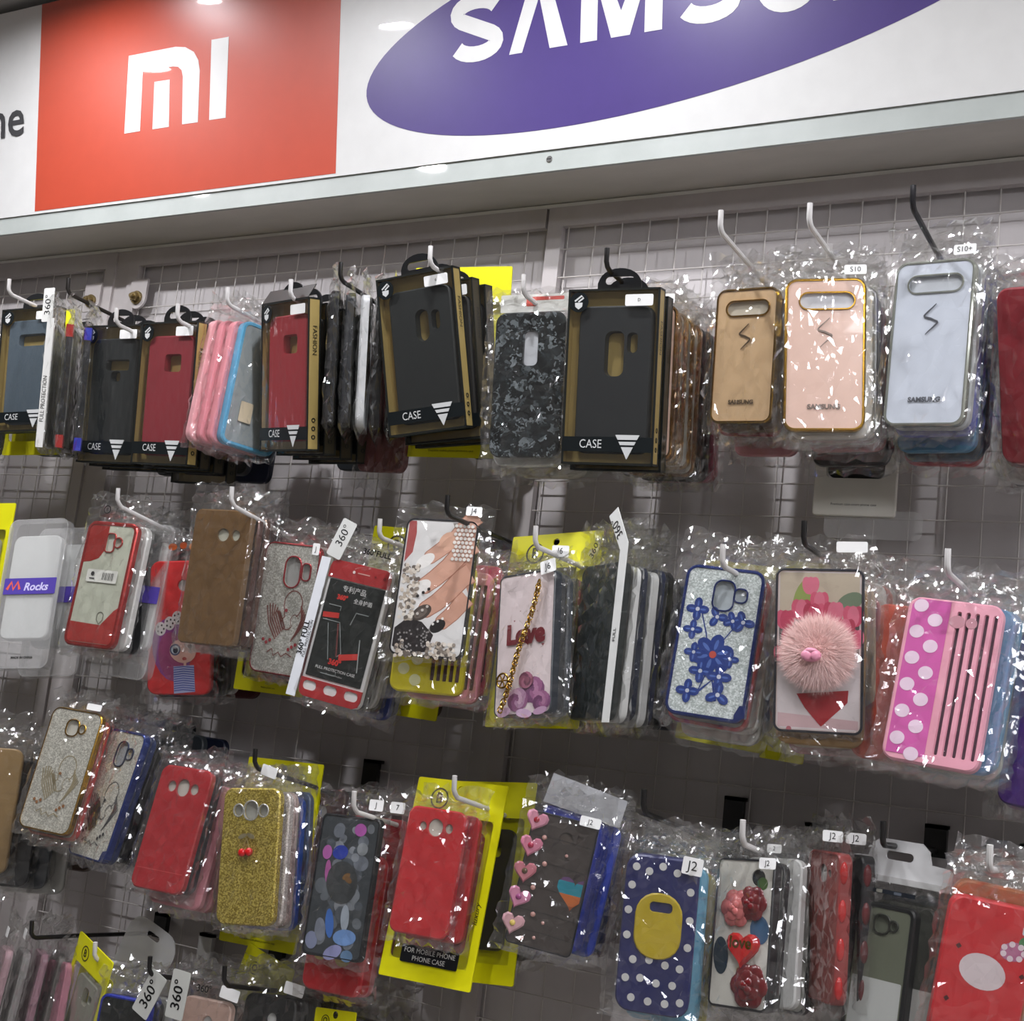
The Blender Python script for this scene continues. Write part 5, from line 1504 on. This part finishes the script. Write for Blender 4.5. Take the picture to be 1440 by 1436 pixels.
w, h = spec('C5')
o = root_at('phone_case', PLACE['C5'], 'pebble print phone case with grey and blue stones')
shell(o, w, h, mat('#2e3236', 0.25), mat('#15171b', 0.25), None, fw=0.035, r=0.09 * w)
q = h / w / 2
g = [(rr(.92, 2 * q - .08, .07, n=4), '#3a3f42')]
rg = random.Random(5)
for k in range(46):
    cx, cz = rg.uniform(-.36, .36), rg.uniform(-q + .18, q - .12)
    a = rg.uniform(.05, .11)
    g.append((el(a, a * rg.uniform(.7, 1.2), cx, cz, rg.uniform(0, 3), 14), rg.choice(('#5f656a', '#72777c', '#4e545a', '#858a90', '#6a7078'))))
for cx, cz, rx, rz, ro_, c in ((.18, .80, .10, .09, 0, '#b05aa8'), (-.32, .44, .08, .10, 0, '#b565aa'), (-.10, .46, .13, .10, .2, '#2a3c9c'), (-.26, .18, .05, .16, .1, '#a85a94'), (.0, .05, .26, .30, .3, '#3d4041'), (.26, .54, .09, .09, 0, '#888d90'),
                               (.14, -.42, .07, .18, .1, '#9aa3ac'), (-.10, -.52, .07, .20, .2, '#3f6ab0'), (.18, -.68, .19, .11, .1, '#6c8fc0'), (-.36, -.78, .10, .12, .2, '#8087a0'), (.02, -.90, .16, .09, .5, '#8a8cb4'), (.26, -.92, .10, .08, 0, '#5d7c9c'), (-.24, -.62, .09, .16, .2, '#767c88')):
    g.append((el(rx, rz, cx, cz, ro_, 18), c))
g += [(el(.07, .04, .06, .14, .6), '#7a5a34'), (el(.07, .04, .10, .10, -.5), '#6a4c2c')]
art('pebble_print', g, -T / 2 + 0.0006, o, w, loc=(0, 0, h / 2), step=0.00001)
bagged(o, w, h, seed(), top=0.030, side=0.010, bot=0.008)
sticker(o, 'J', w * 0.40, h + 0.014, -0.0066, 0.018, 0.012, size=0.006)
sticker(o, '7', w * 0.75, h + 0.014, -0.0060, 0.018, 0.012, size=0.006)
w, h = spec('C5b')
x, y, z, ya, ti, ro, _, _ = PLACE['C5b']
o = root_at('phone_case', (x, y, z, 2, -6, -1, 0.078, 0.150), 'red soft phone case with yellow spots under the pebble print case')
shell(o, 0.078, 0.150, mat('#b81f26', 0.35), None, None, t=0.016)
MB().plate(el(0.009, 0.008, n=16), (), -0.0088, -0.0076).plate(el(0.010, 0.009, 0.030, -0.002, n=16), (), -0.0088, -0.0076).build('yellow_spots', mat('#b59c1c', 0.4), o, (-0.020, 0, 0.040))
MB().plate(rr(0.078, 0.150, 0.012), (), 0.0082, 0.0180, 0.001).build('inner_shell', mat('#cf8084', 0.4), o, (0, 0, 0.0745))
bagged(o, 0.078, 0.150, seed(), side=0.014, t=0.034)
behind('C5', 'pebble print case', [('dark red', '#8f2a30'), ('black', '#17191b'), ('pink', '#b8747a')], pitch=0.014, lead=0.034, sway=0.004)

# yellow pouch with the glossy red case in front
x, y, z, ya, ti, ro, w, h = PLACE['C6y']
o = yellow_card('C6y', 'yellow pouch with clear window behind the glossy red case', case='#8f2a2c', foot='')
sg = MB().plate(rr(w * 0.62, h * 0.085, 0.0015, n=2), (), -0.0022, -0.0014).build('black_label', mat('#14161a', 0.35), o, (0.002, 0, h * 0.125))
text('lettering', 'FOR MOBILE PHONE', h * 0.024, mat('#c9c9c4'), sg, 0, h * 0.016, -0.0025)
text('lettering', 'PHONE CASE', h * 0.024, mat('#c9c9c4'), sg, 0, -h * 0.020, -0.0025)
text('lettering', 'luxury', h * 0.030, mat('#2c2a10'), o, w * 0.42, h * 0.36, -0.0013, rot=R(90), shear=0.3)
yellow_card('C6y', 'second yellow card pack behind the yellow pouch of the red case', case='#2e2a26', place=(x + 0.020, y + 0.040, z + 0.002, ya, ti, ro - 4, w, h * 1.0), foot='')
w, h = spec('C6')
o = root_at('phone_case', PLACE['C6'], 'glossy red phone case on the yellow pouch')
shell(o, w, h, mat('#b0282c', 0.15, 0, 0.8), None, [el(0.055 * w, 0.06 * w, -0.22 * w, h / 2 - 0.30 * w), rr(0.24 * w, 0.26 * w, 0.12 * w, 0.0, h / 2 - 0.30 * w), el(0.06 * w, 0.07 * w, 0.23 * w, h / 2 - 0.29 * w)], insert='#c0bdb0')
bagged(o, w, h, seed(), top=0.014, side=0.008, bot=0.010, amp=1.2)
behind('C6', 'glossy red case on the pouch', [('red', '#a62a2c', {'dx': 0.008, 'holes': None})], pitch=0.012)
for k, (nm, hc) in enumerate((('white', '#c5c4be'), ('black', '#1b1a1a'), ('brown', '#4a3a30'))):
    o = root_at('phone_case', (x + 0.030 + 0.006 * k, y + 0.062 + 0.016 * k, z - 0.006, ya, ti, ro - 3, 0.072, 0.150), '%s phone case in clear bag, %s behind the second yellow card' % (nm, ORD[k]))
    shell(o, 0.072, 0.150, mat(hc, 0.4), None, 'small')
    bagged(o, 0.072, 0.150, seed())

# dark case with pink hearts down one side
w, h = spec('C7')
o = root_at('phone_case', PLACE['C7'], 'dark brown phone case with pink gem hearts and striped heart')
shell(o, w, h, mat('#3b3430', 0.35, 0, 0, 0.5, 0.15), mat('#1b1c20', 0.35), [el(0.10 * w, 0.09 * w, 0.06 * w, h / 2 - 0.30 * w), el(0.04 * w, 0.04 * w, 0.26 * w, h / 2 - 0.26 * w)], insert='#4a4038', fw=0.03, r=0.08 * w)
art('plank_seams', [(stroke([(-.44, z_), (0, z_ + .01), (.45, z_ - .01)], .012), '#221e1c') for z_ in (.62, .24, -.12, -.46, -.74)], -T / 2 + 0.0006, o, w, loc=(0, 0, h / 2))
hb = [(heart(.34, -.05, .56), '#5d3f66')]
hh = heart(.34, -.05, .56)
def clip_band(pts, z0, z1):
    out = []
    n = len(pts)
    for zc_, keep in ((z0, 1), (z1, -1)):
        src = pts if not out else out
        res = []
        for i in range(len(src)):
            a, b = src[i], src[(i + 1) % len(src)]
            ia, ib = (a[1] - zc_) * keep >= 0, (b[1] - zc_) * keep >= 0
            if ia:
                res.append(a)
            if ia != ib:
                t_ = (zc_ - a[1]) / (b[1] - a[1])
                res.append((a[0] + (b[0] - a[0]) * t_, zc_))
        out = res
    return out
for z0, z1, c in ((-.10, .08, '#1c7f90'), (-.26, -.10, '#b8622c'), (-.40, -.26, '#8f4a22')):
    p_ = clip_band(hh, z0, z1)
    if len(p_) > 2:
        hb.append((p_, c))
hb = [([(min(p[0], .455), p[1]) for p in (s_() if callable(s_) else s_)], c) for s_, c in hb]
art('striped_heart', hb, -T / 2 + 0.0004, o, w, loc=(0, 0, h * 0.50))
for k in range(5):
    gm = MB()
    hs_ = heart(0, 0, 0.0250, rot=R(-12 + 8 * (k % 3)), n=18)
    gm.plate(lambda i=0.0, P_=hs_: [(p[0] * (1 - i / 0.010), p[1] * (1 - i / 0.010)) for p in P_][::-1], (), -T / 2 - 0.0042, -T / 2 + 0.0002, 0.0018)
    go = gm.build('heart_gem', mat(('#c98a9c', '#c4788e', '#b8707a', '#c47f9c', '#c79aa0')[k], 0.15, 0, 0.8), o, (-w * 0.43, 0, h * (0.93 - 0.195 * k)))
    MB().ball((0, 0, 0), 0.003, 0.0018, 0.003, 10, 6).build('gem_centre', mat(('#9c2030', '#a01c40', '#5a4a38', '#8a4470', '#c9b060')[k], 0.15), go, (0, -T / 2 - 0.0045, 0))
bp_ = MB()
for k in range(5):
    bp_.ball((-w * .26 + (k % 2) * .006, -T / 2 - 0.001, h * (.36 - .19 * k) - .006), .0026, .002, .0026, 8, 6)
for cx, cz in ((.12, .22), (.0, -.30), (-.08, -.42)):
    bp_.ball((cx * w, -T / 2 - 0.0006, cz * h), .0018, .0014, .0018, 8, 6)
bp_.build('bead_gems', mat('#b98a80', 0.15, 0, 0.8), o, (0, 0, h / 2))
bagged(o, w, h, seed(), top=0.034, side=0.014, t=T + 0.008)
MB().plate(pg([(-w * .42, 0.010), (w * .78, 0.002), (w * .82, 0.030), (-w * .36, 0.040)]), (), -0.001, 0.0).build('paper_header', mat('#a9aaad', 0.5), o, (0, 0.006, h))
sticker(o, 'J2', w * 0.36, h + 0.001, -0.0098, 0.021, 0.010, size=0.005)
behind('C7', 'heart gem case', [('bright blue', '#20349c', {'s': 1.04, 'dz': 0.006, 'rough': 0.3}), ('royal blue', '#2a44b0', {'dx': 0.004}), ('navy', '#1a2450'), ('brown', '#5a4236')], pitch=0.014, sway=0.003)

# navy polka dot case (plain rounded case)
w, h = spec('C8')
o = root_at('phone_case', PLACE['C8'], 'navy polka dot soft phone case with plain yellow panel and J2 sticker')
NAVY = mat('#1c2258', 0.4)
shell(o, w, h, NAVY, None, None, r=0.2 * w, t=0.012)
MB().plate(rr(w * .64, h * .42, .020), [rr(.30 * w, .13 * w, .05 * w, .02 * w, h * .12)], -0.0085, -0.0055, 0.0012).build('yellow_panel', mat('#b8a21e', 0.4), o, (0, 0, h * 0.56))
b = MB()
for cx, cz in ((-.36, .42), (-.18, .40), (.0, .44), (.20, .41), (.38, .43), (-.40, .30), (.40, .30), (-.42, .14), (.42, .12), (-.41, -.02), (.42, -.05), (-.30, -.17), (-.08, -.16), (.14, -.18), (.34, -.19), (-.38, -.29), (-.18, -.28), (.04, -.30), (.26, -.30), (-.28, -.41), (-.05, -.42), (.18, -.42), (.38, -.40)):
    b.plate(el(.052 * w, .052 * w, cx * w, cz * h, n=16), (), -0.0066, -0.0058)
b.build('dots', mat('#c9c9c6', 0.4), o, (0, 0, h / 2))
bagged(o, w, h, seed(), top=0.034, side=0.014, t=0.017, amp=1.2)
sticker(o, 'J2', w * 0.40, h - 0.004, -0.0115, 0.019, 0.016, rot=R(-5), size=0.009)
behind('C8', 'navy polka dot case', [('light blue', '#5fa6c4', {'s': 1.02, 'dx': 0.004, 'dz': -0.006}), ('yellow', '#b3a522', {'dx': 0.007, 'dz': -0.008}), ('grey', '#7a7a78', {'dx': 0.006}), ('clear', '#8f8f8a', {'dx': 0.006})], pitch=0.014, side=0.012)

# white case with gem roses and a red heart
w, h = spec('C9')
o = root_at('phone_case', PLACE['C9'], 'white phone case with pink and red resin roses and heart')
shell(o, w, h, mat('#b9b7ae', 0.3), mat('#17181c', 0.3), [el(0.12 * w, 0.12 * w, 0.22 * w, h / 2 - 0.26 * w)], insert='#1a2018', fw=0.04, r=0.10 * w, t=0.011)
art('leaf_print', [(el(.09, .09, .30, .70), '#3f5a2a'), (el(.13, .26, -.33, -.34, .1), '#20303c'), (el(.16, .20, .30, .06, .2), '#3c5a78'), (el(.12, .16, .36, -.30), '#c2c0b8')], -0.0055 + 0.0006, o, w, loc=(0, 0, h / 2))
def rose_gem(cx, cz, r_, hexc, name='resin_rose'):
    b = MB()
    for k, (n, f, d) in enumerate(((6, 1.0, 0.0), (5, 0.68, 0.0022), (3, 0.36, 0.0042))):
        for a in range(n):
            an = a * 6.283 / n + k * .5
            b.ball((cx + r_ * .55 * f * math.cos(an), -0.0065 - d, cz + r_ * .55 * f * math.sin(an)), r_ * .46 * f + .001, 0.0024, r_ * .46 * f + .001, 10, 6)
    b.ball((cx, -0.0118, cz), r_ * .14, 0.0016, r_ * .14, 8, 6)
    return b.build(name, mat(hexc, 0.25, 0, 0.5), o, (0, 0, h / 2))
rose_gem(.16 * w, .20 * h, .24 * w, '#6a1a1e')
rose_gem(-.10 * w, .16 * h, .26 * w, '#bf6a68')
rose_gem(.20 * w, -.34 * h, .30 * w, '#641619')
hs_ = heart(0, 0, w * 0.58, n=24)
ho = MB().plate(lambda i=0.0: [(p[0] * (1 - i / 0.016), p[1] * (1 - i / 0.016)) for p in hs_][::-1], (), -0.0112, -0.0050, 0.003).build('red_heart', mat('#b51e1e', 0.2, 0, 0.6), o, (0.06 * w, 0, h * 0.40))
text('lettering', 'love', w * 0.16, GOLD, ho, 0, 0.004, -0.0116, bold=0.0004)
bagged(o, w, h, seed(), top=0.030, side=0.009, t=0.020)
sticker(o, 'J2', w * 0.44, h - 0.004, -0.0125, 0.018, 0.010, size=0.005)
behind('C9', 'resin rose case', [('black edged white', '#15161a', {'kind': 'frame', 'tag': '2'}), ('white', '#c2c2bf', {'dx': 0.004}), ('black edged grey', '#15161a', {'kind': 'frame', 'dx': 0.008}), ('pale pink', '#b89a98', {'dx': 0.010})], pitch=0.0165, sway=0.004)

for k, (nm, hexc) in enumerate((('rose print', '#8f4a44'), ('black edged', '#17181c'))):
    pl = (-0.352 + 0.018 * k, -0.185 + 0.012 * k, 1.396, -48, 0, -3, 0.066, 0.132)
    o = root_at('phone_case', pl, '%s phone case edge on, %s of two left of clear hanging pack' % (nm, ('left', 'right')[k]))
    shell(o, pl[6], pl[7], mat(hexc, 0.3), mat('#8a3a38' if k == 0 else '#17181c', 0.3), 'round', fw=0.05, t=0.012)
    b = MB()
    for q_ in range(4):
        b.ball((pl[6] / 2 + 0.0005, -0.002, pl[7] * (.12 + .25 * q_)), .0022, .004, .010, 8, 6)
    b.build('edge_gems', mat(('#b02a2a', '#5a1a1e')[k], 0.2), o)
    bagged(o, pl[6], pl[7], seed(), top=0.034, side=0.008, t=0.013)
    sticker(o, 'J2', 0.020, pl[7] + 0.014, -0.008, 0.019, 0.010, size=0.006).rotation_euler = (0, 0, R(45))

# clear hanging pack
w, h = spec('C11')
o = root_at('hanging_case_pack', PLACE['C11'], 'clear hanging pack with grey hook tab and black framed case', 'case pack')
shell(o, w, h, mat('#5d6152', 0.35), mat('#0f1112', 0.35), 'round', fw=0.085, insert='#565a4c', ring=mat('#24261f', 0.4), t=0.010)
PW, PH = w * 1.72, h * 1.50
MB().plate(rr(PW, PH, 0.004), (), -0.0095, -0.0088, 0.0003).plate(rr(PW, PH, 0.004), [rr(PW - 0.002, PH - 0.002, 0.003)], -0.0092, 0.009).build('clear_box', film('window'), o, (0.006, 0, h * 0.50 - h * 0.06), smooth=False)
MB().plate(rr(PW - 0.004, h * 0.72, 0.002, n=2), (), 0.0052, 0.0060).build('white_card', mat('#a9aaa6', 0.5), o, (0.006, 0, h * 0.11))
wt = MB().plate(rr(w * .80, h * .42, 0.001, n=1), (), -0.0043, -0.0040).build('white_sheet', mat('#a9aba8', 0.45), o, (0, 0, h * 0.27))
text('lettering', 'FASHION', h * 0.075, BLACK, o, -w * 0.06, h * 0.085, -0.0101, sx=1.1, bold=0.0004)
tw = PW
tabp = [(-tw / 2, -0.012), (tw / 2, -0.012), (tw / 2, 0.004), (tw / 2 - 0.004, 0.008), (tw * .30, 0.009), (tw * .27, 0.020), (tw * .20, 0.026), (-tw * .20, 0.026), (-tw * .27, 0.020), (-tw * .30, 0.009), (-tw / 2 + 0.004, 0.008), (-tw / 2, 0.004)]
MB().plate(pg(tabp), [rr(tw * .26, 0.0075, 0.0035, 0, 0.012)], -0.0012, 0.0006).build('hang_tab', film('tab'), o, (0.006, 0, h * 1.245), smooth=False)
art('print_line', [(rr(.80, .06, .01, 0, 0, 2), '#1c2026'), (rr(.10, .05, .01, -.18, .0, 2), '#7a7a70'), (rr(.12, .04, .01, .12, .0, 2), '#4a5058')], -0.0099, o, w, loc=(0.006, 0, h * 1.08))
behind('C11', 'clear hanging pack', [('grey', '#4e5048', {'dx': 0.012}), ('dark grey', '#33362f', {'dx': 0.014})], pitch=0.022, side=0.02)

# red printed case, bottom right
w, h = spec('C12')
o = root_at('phone_case', PLACE['C12'], 'red printed phone case with cream oval, cut off at bottom right')
shell(o, w, h, mat('#c2252c', 0.35), None, None, t=0.010)
q = h / w / 2
g = [(el(.27, .20, -.02, .22, R(-14), 24), '#d3c6c8'), (el(.15, .11, .28, .52, R(10)), '#b0688c'), (el(.12, .09, .44, .64), '#3a7a42')]
for k in range(7):
    g.append((el(.035, .035, .28 + .12 * math.cos(k * .9), .52 + .085 * math.sin(k * .9)), '#dcccd2'))
g += [(rr(.16, .10, .02, .42, .78, 2), '#c9cfd0'), (pg([(.30, -.42), (.48, -.38), (.48, -.56), (.30, -.58)]), '#cf7a28')]
for cx, cz in ((-.33, .46), (-.36, -.16), (.34, -.30), (.42, .26)):
    g.append((pg([(cx - .035, cz), (cx, cz + .035), (cx + .035, cz), (cx, cz - .035)]), '#4a1416'))
art('oval_print', g, -0.0052, o, w, loc=(0, 0, h / 2), step=0.00002)
text('lettering', 'Hello', w * 0.20, mat('#5a1418', 0.4), o, -w * 0.02, h * 0.215, -0.0056, sx=0.9)
bagged(o, w, h, seed(), top=0.036, side=0.010, t=0.012)
behind('C12', 'red printed case', [('orange', '#b5632a', {'dz': 0.012, 's': 1.03}), ('white', '#bfbeb8', {'dz': 0.004}), ('clear', '#9c9b94'), ('grey', '#5d5d5a')], pitch=0.014, top=0.036)

# ---------------------------------------------------------------- bottom row, left
for k, (nm, hexc) in enumerate((('pale pink', '#a98a90'), ('grey', '#8a8886'), ('mauve', '#94707c'), ('smoke grey', '#6f6c68'))):
    pl = (-1.372 + 0.018 * k, -0.215 + 0.012 * k, 1.132, -35, -6, -3, 0.066, 0.135)
    o = root_at('phone_case', pl, '%s phone case seen side on, %s of four in the bottom left corner' % (nm, ORD[k]))
    shell(o, pl[6], pl[7], mat(hexc, 0.35), None, 'small')
    bagged(o, pl[6], pl[7], seed(), top=0.045, side=0.010)
    if k < 2:
        sticker(o, '', 0.01, pl[7] + 0.020, -0.006, 0.020, 0.012)
w, h = spec('D1')
o = root_at('phone_case', PLACE['D1'], 'pink floral phone case with slots left of the tilted yellow card')
shell(o, w, h, mat('#a8707e', 0.4), None, [rr(0.06 * w, 0.26 * w, 0.02 * w, (-.2 + .2 * k) * w, h / 2 - 0.25 * w, 2) for k in range(3)], insert='#2c1c20')
rg = random.Random(8)
art('flower_print', [(el(.08, .09, rg.uniform(-.4, .4), rg.uniform(-.9, .6), rg.uniform(0, 3), 10), rg.choice(('#5a2c3c', '#c08a98', '#7c4054', '#3c2028'))) for k in range(26)], -T / 2 - 0.0002, o, w, loc=(0, 0, h / 2), step=0.00001)
bagged(o, w, h, seed(), top=0.03)
yellow_card('D2y', 'tilted yellow card pack with round marks, bottom left', case='#9c9e90', foot='', mark='B')
x, y, z, ya, ti, ro, w, h = PLACE['D2y']
o = root_at('clear_hang_card', (-1.200, -0.150, 1.205, 0, -4, 18, 0.085, 0.10), 'rounded clear plastic hang tab behind the tilted yellow card', 'hang tab')
MB().plate(rr(0.085, 0.10, 0.022), [rr(0.022, 0.007, 0.003, 0, 0.036)], -0.0006, 0.0006).build('plastic', film('tab'), o, (0, 0, 0.05), smooth=False)

w, h = spec('D2')
o = root_at('phone_case', PLACE['D2'], 'black phone case with blue rim at the bottom edge')
shell(o, w, h, mat('#1c201f', 0.25), mat('#1f2f9c', 0.25, 0.3), [rr(0.16 * w, 0.36 * w, 0.07 * w, 0.06 * w, h / 2 - 0.55 * w)], insert='#8f8f88', fw=0.06)
bagged(o, w, h, seed(), top=0.030, side=0.010)
behind('D2', 'blue rimmed black case', [('black', '#16181a'), ('white', '#b4b4ae'), ('red', '#8f2a28'), ('dark grey', '#33342f')], pitch=0.014, sway=0.006, top=0.034)
def tag360(x, y, z, ya, ro, label, rot=90):
    o = link('hang_tag', None, None, (x, y, z))
    o.rotation_mode = 'YXZ'
    o.rotation_euler = (0, R(ro), R(ya))
    tag(o, label, 'tag')
    MB().plate(rr(0.024, 0.052, 0.002, n=2), (), -0.0004, 0.0004).build('paper', mat('#b9bab4', 0.45), o)
    text('lettering', '360\u00b0', 0.0125, BLACK, o, 0, 0, -0.0007, rot=R(rot), bold=0.0002)
tag360(-1.052, -0.245, 1.208, 5, 4, 'white paper tag reading 360 upright at the bottom edge')
tag360(-1.098, -0.240, 1.199, 5, 24, 'white paper tag reading 360 leaning beside the upright tag')
for k, (ky, nm, hexc) in enumerate((('D3', 'pale peach', '#a98d80'), ('D4', 'black', '#1a1b1b'))):
    w, h = spec(ky)
    o = root_at('phone_case', PLACE[ky], '%s phone case in crumpled clear bag at the bottom edge' % nm)
    shell(o, w, h, mat(hexc, 0.4), None, 'small')
    bo = bagged(o, w, h, seed(), top=0.040, side=0.012, amp=1.4)
    if k == 0:
        text('lettering', '360\u00b0', 0.008, BLACK, bo, -0.005, h / 2 + 0.010, -0.008)
    sticker(o, '', w * 0.45, h + 0.010, -0.008, 0.026, 0.013, rot=R(-8), size=0.003)
    behind(ky, '%s case at the bottom edge' % nm, [('charcoal', '#252625'), ('grey', '#5a5a56'), ('black', '#151615')], pitch=0.015, sway=0.006, top=0.04, side=0.012)
yellow_card('D3', 'folded yellow card tip beside the 360 tags', window=False, place=(-1.035, -0.150, 1.145, 0, -5, 14, 0.075, 0.21), foot='', mark='O')
yellow_card('D5', 'yellow card pack just entering the bottom edge', window=False, foot='', mark='O')
w, h = spec('D4')
for k in range(3):
    o = root_at('phone_case', (-0.93 + 0.024 * k, -0.13 + 0.01 * k, 1.125, 0, -5, 2 * k, 0.07, 0.14), 'dark phone case in crumpled bag, %s left of the bottom yellow card' % ORD[k])
    shell(o, 0.07, 0.14, mat('#1d1e1c', 0.4), None, 'small')
    bagged(o, 0.07, 0.14, seed(), top=0.05, side=0.012, amp=1.4)

# ---------------------------------------------------------------- mostly hidden cases added near the wall on each hook to shade it
BACK = (('A1', 'blue-grey boxed case'), ('A3', 'far left black boxed case'), ('A4', 'left red boxed case'), ('A6', 'open topped red boxed case'), ('A8', 'tilted boxed case'), ('A9', 'black shell flake case'), ('A10', 'upright boxed case'),
        ('A12', 'tan gold case'), ('A13', 'pale pink case'), ('A14', 'pale silver case'), ('A15', 'matte crimson case'), ('B1', 'leftmost rigid pack'), ('B2', 'red framed clear case'), ('B3', 'red girl print case'), ('B4', 'glossy brown case'),
        ('B5', 'silver swan case'), ('B6', 'white 360 pack'), ('B7', 'painted nails case'), ('B8', 'love lettering case'), ('B9', 'crumpled bag black case'), ('B10', 'blue flower case'), ('B11', 'tulip pompom case'), ('B12', 'pink slotted case'),
        ('B13', 'fuzzy purple case'), ('C0', 'tan leather look case'), ('C1', 'gold rimmed swan case'), ('C2', 'blue rimmed wing case'), ('C3', 'dark red case'), ('C4', 'gold glitter case'), ('C5', 'pebble print case'), ('C6', 'case on the yellow pouch'),
        ('C7', 'heart gem case'), ('C8', 'navy polka dot case'), ('C9', 'resin rose case'), ('C11', 'clear hanging pack'), ('C12', 'red printed case'), ('D2', 'blue rimmed black case'), ('D3', 'pale peach case'))
PAL = (('charcoal', '#26282a'), ('black', '#161718'), ('grey', '#66676a'), ('navy', '#1b2238'), ('maroon', '#4a1c20'), ('brown', '#4a3a30'), ('slate', '#3c4248'), ('white', '#b9b9b5'))
for n_, (ky, fr) in enumerate(BACK):
    x, y, z, ya, ti, ro, w, h = PLACE[ky]
    w, h = min(w, 0.085), min(h, 0.160)
    for k, yy in enumerate((-0.084,) if ky in ('A9', 'A10', 'A12', 'A13', 'A14', 'A15') else (-0.084, -0.045)):
        nm, hc = PAL[(n_ * 3 + k * 5) % len(PAL)]
        o = root_at('phone_case', (x + 0.004 * k, yy, z + 0.001 - 0.003 * k, ya * 0.3, 0, ro * 0.6, w, h), '%s added shading case %s the wall, hook of the %s' % (nm, ('second from', 'nearest')[k], fr))
        shell(o, w, h, mat(hc, 0.4), None, 'small')

# ---------------------------------------------------------------- unseen cases carrying the display on to the left, added to shade the wall
for r_, (zr, cols) in enumerate(((1.93, ('#2a2e30', '#5a2a2c', '#22292a', '#3c4650')), (1.64, ('#b4b4ae', '#3a2c28', '#8f2a2c', '#2b2d30')), (1.37, ('#3a3c3e', '#8a7047', '#23282c', '#7a3a40')))):
    for k, hc in enumerate(cols):
        for d_ in range(2):
            pl = (-1.675 - 0.105 * k - (0.0 if r_ != 1 else 0.03), -0.19 + 0.06 * d_, zr, 4, 0, 2, 0.085, 0.165)
            o = root_at('phone_case', pl, '%s unseen phone case added for shade, %s row, number %s past the left edge' % (('front', 'rear')[d_], ('top', 'second', 'third')[r_], ORD[k]))
            shell(o, pl[6], pl[7], mat(hc, 0.4), None, 'small')
            bagged(o, pl[6], pl[7], seed(), top=0.04, side=0.008)
